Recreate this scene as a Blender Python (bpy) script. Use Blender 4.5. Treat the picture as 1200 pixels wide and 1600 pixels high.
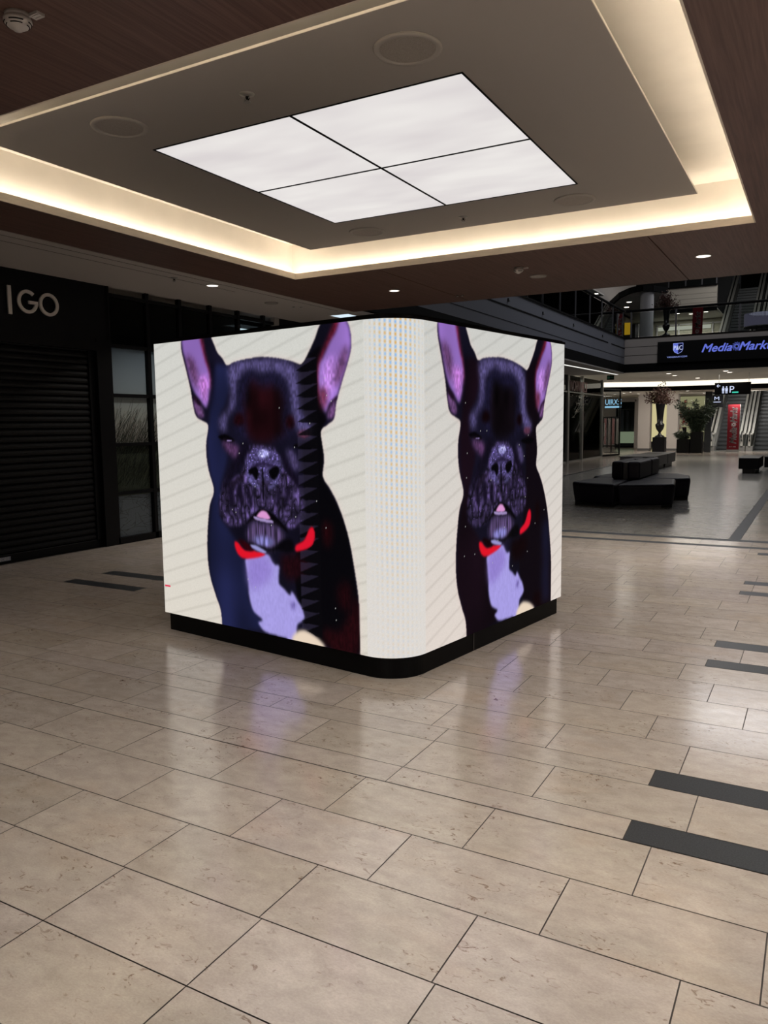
import bpy, math, random
import numpy as np
from mathutils import Vector, Matrix
random.seed(7)
rng = np.random.default_rng(11)
S = bpy.context.scene
C = S.collection
for o in list(bpy.data.objects): bpy.data.objects.remove(o)
PI = math.pi
# ---------------------------------------------------------------- camera
def make_camera():
    f, yaw, pit, roll = 1213.05, math.radians(29.297), math.radians(-6.373), math.radians(-0.656)
    fw = Vector((-math.sin(yaw)*math.cos(pit), math.cos(yaw)*math.cos(pit), math.sin(pit)))
    r = Vector((math.cos(yaw), math.sin(yaw), 0)); u = r.cross(fw)
    r2 = r*math.cos(roll)+u*math.sin(roll); u2 = u*math.cos(roll)-r*math.sin(roll)
    cd = bpy.data.cameras.new('camera'); cam = bpy.data.objects.new('camera', cd); C.objects.link(cam)
    M = Matrix((r2, u2, -fw)).transposed().to_4x4(); M.translation = Vector((0, 0, 1.5))
    cam.matrix_world = M
    cd.sensor_fit = 'HORIZONTAL'; cd.sensor_width = 36; cd.lens = 36*f/1200
    cd.clip_start = 0.05; cd.clip_end = 300
    S.camera = cam
make_camera()
# ---------------------------------------------------------------- world, exposure, lamps
S.view_settings.view_transform = 'Standard'; S.view_settings.look = 'None'
S.view_settings.exposure = 0.0; S.view_settings.gamma = 1.0; S.view_settings.use_curve_mapping = False
w = bpy.data.worlds.new('world'); S.world = w; w.use_nodes = True
w.node_tree.nodes['Background'].inputs[0].default_value = (0.9, 0.92, 1.0, 1)
w.node_tree.nodes['Background'].inputs[1].default_value = 0.006
def area(name, loc, size, power, col=(1, .9, .78), shape='DISK', sy=None, rot=(0, 0, 0), spread=None):
    l = bpy.data.lights.new(name, 'AREA'); l.shape = shape; l.size = size
    if sy: l.size_y = sy
    l.energy = power; l.color = col
    if spread: l.spread = math.radians(spread)
    o = bpy.data.objects.new(name, l); C.objects.link(o); o.location = loc; o.rotation_euler = rot
    return o
WARM = (1, .91, .81)
# unseen area lamps added behind and beside the camera to brighten the foreground
area('fill_lamp', (-1.0, -4.5, 3.22), 2.4, 140, WARM, 'SQUARE')
area('fill_lamp', (4.6, 2.0, 3.22), 2.4, 95, WARM, 'SQUARE')
# wooden ceiling downlights: position, watts; those out of view added to brighten the floor
DL = [(-5.007, 9.27, 28), (-1.185, 9.194, 45), (-1.2, 1.75, 28), (0.9, 3.2, 30), (0.9, 6.2, 42), (-5.0, 1.75, 12)]
for x, y, p in DL:
    area('downlight_lamp', (x, y, 3.262), .11, p, (1, .93, .84), spread=120)
area('downlight_lamp', (-6.748, 7.691, 3.262), .11, 14, (1, .93, .84), spread=120)
# bare fill lamps added without fittings to brighten the far mall
area('hall_fill_lamp', (-3.6, 22, 10.5), 7, 280, (.95, .95, 1), 'SQUARE')
area('hall_fill_lamp', (-4.0, 34, 3.3), 2.5, 100, (1, .94, .86), 'SQUARE')
area('hall_fill_lamp', (-3.3, 41.6, 2.85), 1.2, 110, (1, .96, .9), 'SQUARE', rot=(math.radians(55), 0, 0))
area('hall_fill_lamp', (-8.8, 38.9, 2.9), 2, 40, (1, .94, .86), 'SQUARE')
area('hall_fill_lamp', (-3.2, 40.6, 2.9), 1.6, 45, (1, .96, .9), 'SQUARE')
area('hall_fill_lamp', (-7.9, 38.6, 6.95), 1.8, 60, (1, .95, .88), 'SQUARE')
area('hall_fill_lamp', (-3.0, 41.5, 10.5), 2.5, 65, (1, .97, .9), 'SQUARE', rot=(math.radians(25), 0, 0))
area('hall_fill_lamp', (-6.8, 46, 7.25), 2, 90, (1, .95, .85), 'SQUARE')
area('hall_fill_lamp', (-6.9, 40.8, 2.9), 1.4, 65, (1, .93, .84), 'SQUARE', rot=(math.radians(25), 0, 0))
area('hall_fill_lamp', (-9.5, 31.5, 3.25), 1.8, 110, (1, .95, .88), 'SQUARE')
area('hall_fill_lamp', (-10, 24, 6.9), 2, 30, (1, .95, .88), 'SQUARE')
area('hall_fill_lamp', (-2.5, 36, 11.5), 4, 260, (.97, .97, 1), 'SQUARE')
# ---------------------------------------------------------------- materials
def s2l(c):
    c = np.asarray(c, float)/255.0
    return np.where(c <= 0.04045, c/12.92, ((c+0.055)/1.055)**2.4)
def mat(name, col, rough=.5, metal=0., emit=None, es=1., alpha=None, spec=.5, noise=None, bump=0, trans=0.):
    m = bpy.data.materials.new(name); m.use_nodes = True
    nt = m.node_tree; b = nt.nodes['Principled BSDF']
    b.inputs['Base Color'].default_value = (*col, 1); b.inputs['Roughness'].default_value = rough
    b.inputs['Metallic'].default_value = metal; b.inputs['Specular IOR Level'].default_value = spec
    b.inputs['Transmission Weight'].default_value = trans
    if emit is not None:
        b.inputs['Emission Color'].default_value = (*emit, 1); b.inputs['Emission Strength'].default_value = es
    if alpha is not None: b.inputs['Alpha'].default_value = alpha
    if noise:
        sc, amt, stretch = noise
        tc = nt.nodes.new('ShaderNodeTexCoord'); mp = nt.nodes.new('ShaderNodeMapping'); mp.inputs['Scale'].default_value = stretch
        n = nt.nodes.new('ShaderNodeTexNoise'); n.inputs['Scale'].default_value = sc; n.inputs['Detail'].default_value = 6
        rp = nt.nodes.new('ShaderNodeValToRGB')
        rp.color_ramp.elements[0].position = .3; rp.color_ramp.elements[1].position = .7
        rp.color_ramp.elements[0].color = (*[c*(1-amt) for c in col], 1); rp.color_ramp.elements[1].color = (*[min(1, c*(1+amt)) for c in col], 1)
        nt.links.new(tc.outputs['Object'], mp.inputs[0]); nt.links.new(mp.outputs[0], n.inputs['Vector'])
        nt.links.new(n.outputs['Fac'], rp.inputs[0]); nt.links.new(rp.outputs[0], b.inputs['Base Color'])
        if bump:
            bp = nt.nodes.new('ShaderNodeBump'); bp.inputs['Strength'].default_value = bump; bp.inputs['Distance'].default_value = .01
            nt.links.new(n.outputs['Fac'], bp.inputs['Height']); nt.links.new(bp.outputs[0], b.inputs['Normal'])
    return m
def emat(name, rgb, k=1.):
    return mat(name, (0, 0, 0), .6, emit=tuple(s2l(rgb)), es=k, spec=.1)
def vcol_emit(name):
    m = bpy.data.materials.new(name); m.use_nodes = True; nt = m.node_tree; b = nt.nodes['Principled BSDF']
    a = nt.nodes.new('ShaderNodeVertexColor'); a.layer_name = 'Col'
    b.inputs['Base Color'].default_value = (0.001, 0.001, 0.001, 1); b.inputs['Roughness'].default_value = .7; b.inputs['Specular IOR Level'].default_value = .02
    nt.links.new(a.outputs[0], b.inputs['Emission Color']); b.inputs['Emission Strength'].default_value = 1.0
    return m
def vcol_mat(name, rough=.4):
    m = bpy.data.materials.new(name); m.use_nodes = True; nt = m.node_tree; b = nt.nodes['Principled BSDF']
    a = nt.nodes.new('ShaderNodeVertexColor'); a.layer_name = 'Col'; b.inputs['Roughness'].default_value = rough
    nt.links.new(a.outputs[0], b.inputs['Base Color']); return m
def wood_mat():
    m = mat('wood_laminate', (.1, .06, .045), .45, spec=.3); nt = m.node_tree; b = nt.nodes['Principled BSDF']
    tc = nt.nodes.new('ShaderNodeTexCoord'); mp = nt.nodes.new('ShaderNodeMapping'); mp.inputs['Scale'].default_value = (55, 1.6, 55)
    n = nt.nodes.new('ShaderNodeTexNoise'); n.inputs['Scale'].default_value = 1.0; n.inputs['Detail'].default_value = 8; n.inputs['Distortion'].default_value = .6
    rp = nt.nodes.new('ShaderNodeValToRGB'); e = rp.color_ramp.elements
    e[0].position = .32; e[0].color = (.108, .062, .050, 1); e[1].position = .72; e[1].color = (.185, .112, .092, 1)
    nt.links.new(tc.outputs['Object'], mp.inputs[0]); nt.links.new(mp.outputs[0], n.inputs['Vector']); nt.links.new(n.outputs['Fac'], rp.inputs[0]); nt.links.new(rp.outputs[0], b.inputs['Base Color'])
    return m
def stone_mat(name, dark, light, warm, rough=.2, speck=1.):
    m = mat(name, light, rough); nt = m.node_tree; b = nt.nodes['Principled BSDF']; N = nt.nodes.new; Lk = nt.links.new
    at = N('ShaderNodeVertexColor'); at.layer_name = 'Col'
    sp = N('ShaderNodeSeparateColor'); Lk(at.outputs[0], sp.inputs[0])
    geo = N('ShaderNodeNewGeometry')
    off = N('ShaderNodeCombineXYZ'); mu = N('ShaderNodeMath'); mu.operation = 'MULTIPLY'; mu.inputs[1].default_value = 60; Lk(sp.outputs[1], mu.inputs[0]); Lk(mu.outputs[0], off.inputs[2])
    ad = N('ShaderNodeVectorMath'); ad.operation = 'ADD'; Lk(geo.outputs['Position'], ad.inputs[0]); Lk(off.outputs[0], ad.inputs[1])
    mp = N('ShaderNodeMapping'); mp.inputs['Scale'].default_value = (1, 1.7, 1); Lk(ad.outputs[0], mp.inputs[0])
    def noise(s, d, dist=0):
        n = N('ShaderNodeTexNoise'); n.inputs['Scale'].default_value = s; n.inputs['Detail'].default_value = d; n.inputs['Distortion'].default_value = dist; n.inputs['Roughness'].default_value = .6; Lk(mp.outputs[0], n.inputs['Vector']); return n
    def ramp(src, p0, c0, p1, c1):
        r = N('ShaderNodeValToRGB'); r.color_ramp.elements[0].position = p0; r.color_ramp.elements[0].color = (*c0, 1); r.color_ramp.elements[1].position = p1; r.color_ramp.elements[1].color = (*c1, 1); Lk(src, r.inputs[0]); return r
    def mix(f, a, c, bt='MIX', fac=None):
        x = N('ShaderNodeMix'); x.data_type = 'RGBA'; x.blend_type = bt
        if f is not None: Lk(f, x.inputs[0])
        else: x.inputs[0].default_value = fac
        for s, v in ((6, a), (7, c)):
            if isinstance(v, tuple): x.inputs[s].default_value = (*v, 1)
            else: Lk(v, x.inputs[s])
        return x.outputs[2]
    base = ramp(noise(9, 8, .3).outputs['Fac'], .35, dark, .65, light).outputs[0]
    wr = ramp(noise(1.9, 4).outputs['Fac'], .54, (0, 0, 0), .78, (1, 1, 1)).outputs[0]
    wm = N('ShaderNodeMath'); wm.operation = 'MULTIPLY'; Lk(wr, wm.inputs[0]); wm.inputs[1].default_value = .34
    base = mix(wm.outputs[0], base, warm); b.inputs['Specular IOR Level'].default_value = 1.0
    # fossil specks and little rusty veins
    zone = ramp(noise(3.2, 3).outputs['Fac'], .44, (0, 0, 0), .66, (1, 1, 1)).outputs[0]
    sk = ramp(noise(26, 6, 1.2).outputs['Fac'], .585, (0, 0, 0), .66, (1, 1, 1)).outputs[0]
    z2 = N('ShaderNodeMath'); z2.operation = 'MULTIPLY'; Lk(zone, z2.inputs[0]); Lk(sk, z2.inputs[1])
    z3 = N('ShaderNodeMath'); z3.operation = 'MULTIPLY'; Lk(z2.outputs[0], z3.inputs[0]); z3.inputs[1].default_value = .85*speck
    base = mix(z3.outputs[0], base, (.13, .062, .028))
    fine = ramp(noise(120, 2).outputs['Fac'], .3, (.90, .90, .90), .7, (1.05, 1.05, 1.05)).outputs[0]
    base = mix(None, base, fine, 'MULTIPLY', 1.)
    tn = N('ShaderNodeCombineColor'); Lk(sp.outputs[0], tn.inputs[0]); Lk(sp.outputs[0], tn.inputs[1]); Lk(sp.outputs[2], tn.inputs[2])
    base = mix(None, base, tn.outputs[0], 'MULTIPLY', 1.)
    Lk(base, b.inputs['Base Color'])
    rr = N('ShaderNodeMapRange'); rr.inputs[3].default_value = rough-.03; rr.inputs[4].default_value = rough+.06; Lk(noise(7, 3).outputs['Fac'], rr.inputs[0]); Lk(rr.outputs[0], b.inputs['Roughness'])
    return m
M = dict(
    wood=wood_mat(), black=mat('black_paint', (.003, .003, .0045), .5, spec=.2), gap=mat('dark_joint', (.07, .06, .055), .8),
    tile=stone_mat('beige_limestone', (.43, .37, .325), (.52, .455, .405), (.54, .40, .29), .15),
    plank=stone_mat('grey_stone_planks', (.25, .235, .215), (.36, .34, .31), (.33, .30, .26), .2, .3),
    granite=mat('dark_granite', (.028, .031, .036), .42, noise=(180, .55, (1, 1, 1))),
    plate=mat('grey_plaster', (.375, .355, .335), .85, spec=.2), cream=mat('cream_plaster', (.84, .80, .73), .85, spec=.2, noise=(3, .04, (1, 1, 1))),
    lip=mat('beige_lip', (.80, .73, .63), .8, noise=(9, .07, (1, 1, 6))), greyceil=mat('grey_ceiling', (.46, .43, .41), .9, spec=.2),
    darkceil=mat('dark_ceiling', (.03, .03, .03), .9, spec=.1),
    fascia=mat('blue_grey_cladding', (.21, .225, .27), .55), fascia2=mat('grey_cladding', (.36, .33, .31), .55),
    seam=mat('seam_black', (.0025, .0025, .003), .7, spec=.1), shutter=mat('black_shutter', (.0035, .0035, .0045), .5, spec=.2),
    frame=mat('black_frame', (.003, .003, .004), .45, spec=.2), steel=mat('brushed_steel', (.60, .59, .55), .32, .25), postm=mat('post_steel', (.10, .10, .11), .4, .3), stepd=mat('step_riser', (.02, .022, .024), .5), steeld=mat('dull_steel', (.30, .30, .29), .35, .5),
    white=mat('white_plastic', (.55, .52, .49), .5), offw=mat('grille_grey', (.30, .28, .26), .7), speaker=mat('speaker_grille', (.33, .305, .28), .8, noise=(400, .3, (1, 1, 1))),
    letter=mat('metal_letter', (.70, .68, .67), .3, .3), plinth=mat('black_plinth', (.002, .002, .0025), .45, spec=.12),
    leather=mat('black_leather', (.008, .006, .013), .42, spec=.22, noise=(60, .15, (1, 1, 1)), bump=.15), leathp=mat('purple_leather', (.02, .016, .03), .4), benchd=mat('dark_bench', (.004, .004, .005), .45, spec=.2),
    bench=mat('grey_bench', (.10, .097, .095), .45), pillar=mat('pillar_plaster', (.52, .47, .43), .8), pillar2=mat('pillar_upper', (.55, .54, .55), .6),
    urn=mat('black_urn', (.012, .011, .013), .28), leaf=mat('dark_leaf', (.035, .055, .03), .6), bloom=mat('dark_red_leaf', (.10, .045, .035), .7), twig=mat('twig', (.05, .035, .025), .8),
    redb=mat('red_banner', (.11, .0025, .007), .6, spec=.2), whitet=mat('white_print', (.42, .40, .40), .6), step=mat('escalator_step', (.06, .065, .07), .4, .2, noise=(30, .2, (40, 1, 1))),
    rubber=mat('black_rubber', (.01, .01, .01), .4), creamw=mat('cream_shop_wall', (.62, .58, .42), .8), shopmid=mat('shop_wall', (.10, .10, .09), .8), shopdark=mat('shop_dark', (.02, .022, .025), .6), planter=mat('black_planter', (.004, .004, .004), .5, spec=.2),
    whitefl=mat('white_flower', (.75, .68, .6), .7), redfl=mat('red_flower', (.45, .03, .04), .7), branch=mat('white_branch', (.55, .55, .52), .6), palm=mat('palm_leaf', (.06, .10, .05), .6),
    led=emat('led_strip', (255, 238, 214), 25.), dlite=emat('downlight_disc', (255, 246, 232), 2.5), diffs=None, dlfar=emat('far_downlight', (255, 243, 225), 6.),
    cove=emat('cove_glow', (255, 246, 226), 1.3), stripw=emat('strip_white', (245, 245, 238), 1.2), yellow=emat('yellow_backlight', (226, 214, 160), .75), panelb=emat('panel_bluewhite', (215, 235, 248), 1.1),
    blue=emat('sign_blue', (104, 118, 222), .85), bluel=emat('sign_lightblue', (150, 165, 240), .9), navy=emat('sign_navy', (20, 24, 70), .5), signw=emat('sign_white', (215, 225, 255), .95), signg=emat('sign_green', (70, 215, 185), 1.), signb=emat('sign_cyan', (150, 205, 240), 1.), exitg=emat('exit_dim', (24, 46, 34), .6),
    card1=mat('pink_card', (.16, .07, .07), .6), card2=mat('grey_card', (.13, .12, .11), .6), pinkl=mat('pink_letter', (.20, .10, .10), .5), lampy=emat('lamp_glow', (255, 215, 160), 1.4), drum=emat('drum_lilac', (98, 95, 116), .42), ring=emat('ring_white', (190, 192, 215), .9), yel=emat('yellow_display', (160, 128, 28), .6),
    glowgreen=emat('pale_green_glow', (135, 145, 120), .8), creamglow=emat('shop_cream_glow', (190, 182, 140), .62), coat=mat('coat_cloth', (.06, .06, .08), .9), darkglassband=emat('upper_band', (205, 205, 190), .7),
)
def glass():
    m = bpy.data.materials.new('clear_glass'); m.use_nodes = True; nt = m.node_tree; nt.nodes.clear()
    o = nt.nodes.new('ShaderNodeOutputMaterial'); mx = nt.nodes.new('ShaderNodeMixShader'); t = nt.nodes.new('ShaderNodeBsdfTransparent'); g = nt.nodes.new('ShaderNodeBsdfGlossy'); f = nt.nodes.new('ShaderNodeFresnel')
    t.inputs[0].default_value = (.82, .85, .84, 1); g.inputs['Roughness'].default_value = .02; f.inputs[0].default_value = 1.13
    nt.links.new(f.outputs[0], mx.inputs[0]); nt.links.new(t.outputs[0], mx.inputs[1]); nt.links.new(g.outputs[0], mx.inputs[2]); nt.links.new(mx.outputs[0], o.inputs[0]); return m
M['glass'] = glass()
def diffuser():
    m = emat('backlit_diffuser', (229, 224, 223), 1.); nt = m.node_tree; b = nt.nodes['Principled BSDF']
    g = nt.nodes.new('ShaderNodeNewGeometry'); n = nt.nodes.new('ShaderNodeTexNoise'); n.inputs['Scale'].default_value = 1.1; n.inputs['Detail'].default_value = 2
    mp = nt.nodes.new('ShaderNodeMapping'); mp.inputs['Scale'].default_value = (1, 2.5, 1)
    r = nt.nodes.new('ShaderNodeValToRGB'); r.color_ramp.elements[0].position = .3; r.color_ramp.elements[1].position = .7
    r.color_ramp.elements[0].color = (*s2l((219, 213, 213)), 1); r.color_ramp.elements[1].color = (*s2l((236, 232, 229)), 1)
    nt.links.new(g.outputs['Position'], mp.inputs[0]); nt.links.new(mp.outputs[0], n.inputs['Vector']); nt.links.new(n.outputs['Fac'], r.inputs[0]); nt.links.new(r.outputs[0], b.inputs['Emission Color']); return m
M['diffs'] = diffuser()
# ---------------------------------------------------------------- mesh helpers
class MB:
    def __init__(s): s.v = []; s.f = []; s.col = []; s.mi = []
    def quad(s, *p):
        n = len(s.v); s.v += [tuple(q) for q in p]; s.f.append(tuple(range(n, n+len(p)))); return s
    def box(s, x0, x1, y0, y1, z0, z1):
        n = len(s.v); s.v += [(x, y, z) for z in (z0, z1) for y in (y0, y1) for x in (x0, x1)]
        s.f += [tuple(n+i for i in f) for f in ((0, 2, 3, 1), (4, 5, 7, 6), (0, 1, 5, 4), (2, 6, 7, 3), (0, 4, 6, 2), (1, 3, 7, 5))]; return s
    def prism(s, poly, z0, z1, inset=0., cxy=None):
        n = len(s.v); k = len(poly); a = sum((poly[i][0]*poly[(i+1) % k][1]-poly[(i+1) % k][0]*poly[i][1]) for i in range(k))
        if a < 0: poly = poly[::-1]
        cx = sum(p[0] for p in poly)/k; cy = sum(p[1] for p in poly)/k
        lo = []
        for x, y in poly:
            d = math.hypot(x-cx, y-cy) or 1; lo.append((x-(x-cx)/d*inset, y-(y-cy)/d*inset))
        s.v += [(x, y, z0) for x, y in lo]+[(x, y, z1) for x, y in poly]
        s.f.append(tuple(n+i for i in range(k))[::-1]); s.f.append(tuple(n+k+i for i in range(k)))
        for i in range(k): j = (i+1) % k; s.f.append((n+i, n+j, n+k+j, n+k+i))
        return s
    def lathe(s, prof, c=(0, 0, 0), seg=32, axis='z'):
        n = len(s.v); m = len(prof)
        for r, z in prof:
            for i in range(seg):
                a = 2*PI*i/seg; q = (r*math.cos(a), r*math.sin(a), z)
                if axis == 'y': q = (q[0], q[2], q[1])
                if axis == 'x': q = (q[2], q[0], q[1])
                s.v.append((c[0]+q[0], c[1]+q[1], c[2]+q[2]))
        for j in range(m-1):
            for i in range(seg):
                k = (i+1) % seg; s.f.append((n+j*seg+i, n+j*seg+k, n+(j+1)*seg+k, n+(j+1)*seg+i))
        if prof[0][0] > 1e-6: s.f.append(tuple(n+i for i in range(seg))[::-1])
        if prof[-1][0] > 1e-6: s.f.append(tuple(n+(m-1)*seg+i for i in range(seg)))
        return s
    def tube(s, pts, r, seg=8, r1=None):
        pts = [Vector(p) for p in pts]; n = len(s.v); L = len(pts)
        for i, p in enumerate(pts):
            d = (pts[min(i+1, L-1)]-pts[max(i-1, 0)]).normalized(); a = d.cross(Vector((0, 0, 1)))
            if a.length < 1e-3: a = d.cross(Vector((1, 0, 0)))
            a.normalize(); b = d.cross(a); rr = r if r1 is None else r+(r1-r)*i/(L-1)
            for k in range(seg):
                t = 2*PI*k/seg; s.v.append(tuple(p+a*rr*math.cos(t)+b*rr*math.sin(t)))
        for i in range(L-1):
            for k in range(seg):
                q = (k+1) % seg; s.f.append((n+i*seg+k, n+i*seg+q, n+(i+1)*seg+q, n+(i+1)*seg+k))
        s.f.append(tuple(n+k for k in range(seg))[::-1]); s.f.append(tuple(n+(L-1)*seg+k for k in range(seg))); return s
    def bar(s, a, b, w, h):
        a = Vector(a); b = Vector(b); d = (b-a).normalized(); sd = d.cross(Vector((0, 0, 1)))
        if sd.length < 1e-3: sd = Vector((1, 0, 0))
        sd.normalize(); up = sd.cross(d); n = len(s.v)
        for p in (a, b):
            for i, j in ((-1, -1), (1, -1), (1, 1), (-1, 1)): s.v.append(tuple(p+sd*i*w/2+up*j*h/2))
        s.f += [tuple(n+i for i in f) for f in ((3, 2, 1, 0), (4, 5, 6, 7), (0, 1, 5, 4), (1, 2, 6, 5), (2, 3, 7, 6), (3, 0, 4, 7))]; return s
    def leaf(s, p, d, L, wd):
        p = Vector(p); d = Vector(d).normalized(); sd = d.cross(Vector((random.uniform(-1, 1), random.uniform(-1, 1), random.uniform(-1, 1))))
        if sd.length < 1e-3: return s
        sd.normalize(); s.quad(p, p+d*L*.45+sd*wd, p+d*L, p+d*L*.45-sd*wd); return s
def link(name, mesh, m, parent=None, loc=None):
    o = bpy.data.objects.new(name, mesh); C.objects.link(o)
    if m is not None: mesh.materials.append(m)
    if parent is not None: o.parent = parent
    if loc is not None: o.location = loc
    return o
def world_of(o):
    v = Vector((0, 0, 0))
    while o is not None: v += Vector(o.location); o = o.parent
    return v
def build(name, mb, m, parent=None, bevel=0, smooth=False, seg=2, loc=None):
    """mb holds world coordinates; with a parent they are stored relative to it"""
    o0 = Vector((0, 0, 0)) if parent is None else world_of(parent)
    if loc is not None: o0 = Vector(loc)
    me = bpy.data.meshes.new(name); me.from_pydata([tuple(Vector(v)-o0) for v in mb.v], [], mb.f)
    if smooth: me.polygons.foreach_set('use_smooth', [True]*len(me.polygons))
    me.update(); o = link(name, me, m, parent, loc if parent is None else None)
    if bevel:
        b = o.modifiers.new('bevel', 'BEVEL'); b.width = bevel; b.segments = seg; b.limit_method = 'ANGLE'; b.angle_limit = math.radians(30)
    return o
def tag(o, label, cat, group=None, kind=None):
    o['label'] = label; o['category'] = cat
    if group: o['group'] = group
    if kind: o['kind'] = kind
    return o
def thing(name, label, cat, loc, group=None):
    o = bpy.data.objects.new(name, None); o.empty_display_size = .1; C.objects.link(o); o.location = loc; return tag(o, label, cat, group)
def struct(name, mb, m, **k):
    o = build(name, mb, m, **k); o['kind'] = 'structure'; return o
def copy_tree(o, parent=None, first=True):
    c = o.copy(); C.objects.link(c)
    if parent is not None: c.parent = parent
    for ch in [x for x in bpy.data.objects if x.parent == o and x != c]: copy_tree(ch, c)
    return c
_fc = {}
def text_mesh(s, shear=0., bold=0.):
    k = (s, shear, bold)
    if k in _fc: return _fc[k]
    cu = bpy.data.curves.new('t', 'FONT'); cu.body = s; cu.size = 1; cu.shear = shear; cu.offset = bold; cu.resolution_u = 4
    o = bpy.data.objects.new('t', cu); C.objects.link(o); bpy.context.view_layer.update()
    dg = bpy.context.evaluated_depsgraph_get(); me = bpy.data.meshes.new_from_object(o.evaluated_get(dg))
    V = [tuple(v.co) for v in me.vertices]; F = [tuple(p.vertices) for p in me.polygons]
    bpy.data.objects.remove(o); bpy.data.meshes.remove(me)
    x0 = min(v[0] for v in V); x1 = max(v[0] for v in V); y0 = min(v[1] for v in V); y1 = max(v[1] for v in V)
    _fc[k] = ([((v[0]-x0)/(x1-x0), (v[1]-y0)/(y1-y0)) for v in V], F); return _fc[k]
def text(name, s, org, U, V, m, parent=None, shear=0., bold=0., depth=.004, fat=0.):
    """lettering fitted to the rectangle org, org+U, org+V, standing depth proud of it"""
    pts, F = text_mesh(s, shear, bold); org, U, V = Vector(org), Vector(U), Vector(V); n = U.cross(V).normalized()
    mb = MB(); k = len(pts); mb.v = [tuple(org+U*a+V*b+n*depth) for a, b in pts]+[tuple(org+U*a+V*b) for a, b in pts]
    mb.f = [tuple(f) for f in F]+[tuple(i+k for i in reversed(f)) for f in F]
    from collections import Counter
    ec = Counter()
    for f in F:
        for i in range(len(f)): ec[(f[i], f[(i+1) % len(f)])] += 1
    for (a, b) in list(ec):
        if (b, a) not in ec: mb.f.append((b, a, a+k, b+k))
    if fat:
        v0, f0 = list(mb.v), list(mb.f)
        for a, b in ((fat, 0), (-fat, 0), (0, fat), (0, -fat)):
            d = U.normalized()*a+V.normalized()*b; q = len(mb.v); mb.v += [tuple(Vector(p)+d) for p in v0]; mb.f += [tuple(i+q for i in f) for f in f0]
    return build(name, mb, m, parent)
def swirl(name, c, r, U, V, m, parent, n=12, depth=.004):
    c, U, V = Vector(c), Vector(U).normalized(), Vector(V).normalized(); nn = U.cross(V); mb = MB()
    for i in range(n):
        a0 = 2*PI*i/n; top = []; bot = []
        for j in range(7):
            t = j/6; rr = r*(.30+.70*t); a = a0+1.0*t; w = .055*r*(1-t*.55)*2.0/(rr/r+.35)*.9*(rr/r+.2)
            for lst, sg in ((top, 1), (bot, -1)):
                aa = a+sg*w/rr; lst.append(c+U*rr*math.cos(aa)+V*rr*math.sin(aa)+nn*depth)
        for j in range(6): mb.quad(top[j], bot[j], bot[j+1], top[j+1]); mb.quad(bot[j]-nn*depth, bot[j+1]-nn*depth, bot[j+1], bot[j])
    return build(name, mb, m, parent)

def clear_pane():
    m = bpy.data.materials.new('door_glass'); m.use_nodes = True; nt = m.node_tree; nt.nodes.clear()
    o = nt.nodes.new('ShaderNodeOutputMaterial'); mx = nt.nodes.new('ShaderNodeMixShader'); t = nt.nodes.new('ShaderNodeBsdfTransparent'); g = nt.nodes.new('ShaderNodeBsdfGlossy')
    t.inputs[0].default_value = (.9, .92, .91, 1); g.inputs['Roughness'].default_value = .02; mx.inputs[0].default_value = .035
    nt.links.new(t.outputs[0], mx.inputs[1]); nt.links.new(g.outputs[0], mx.inputs[2]); nt.links.new(mx.outputs[0], o.inputs[0]); return m
M['glassd'] = clear_pane()
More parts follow.
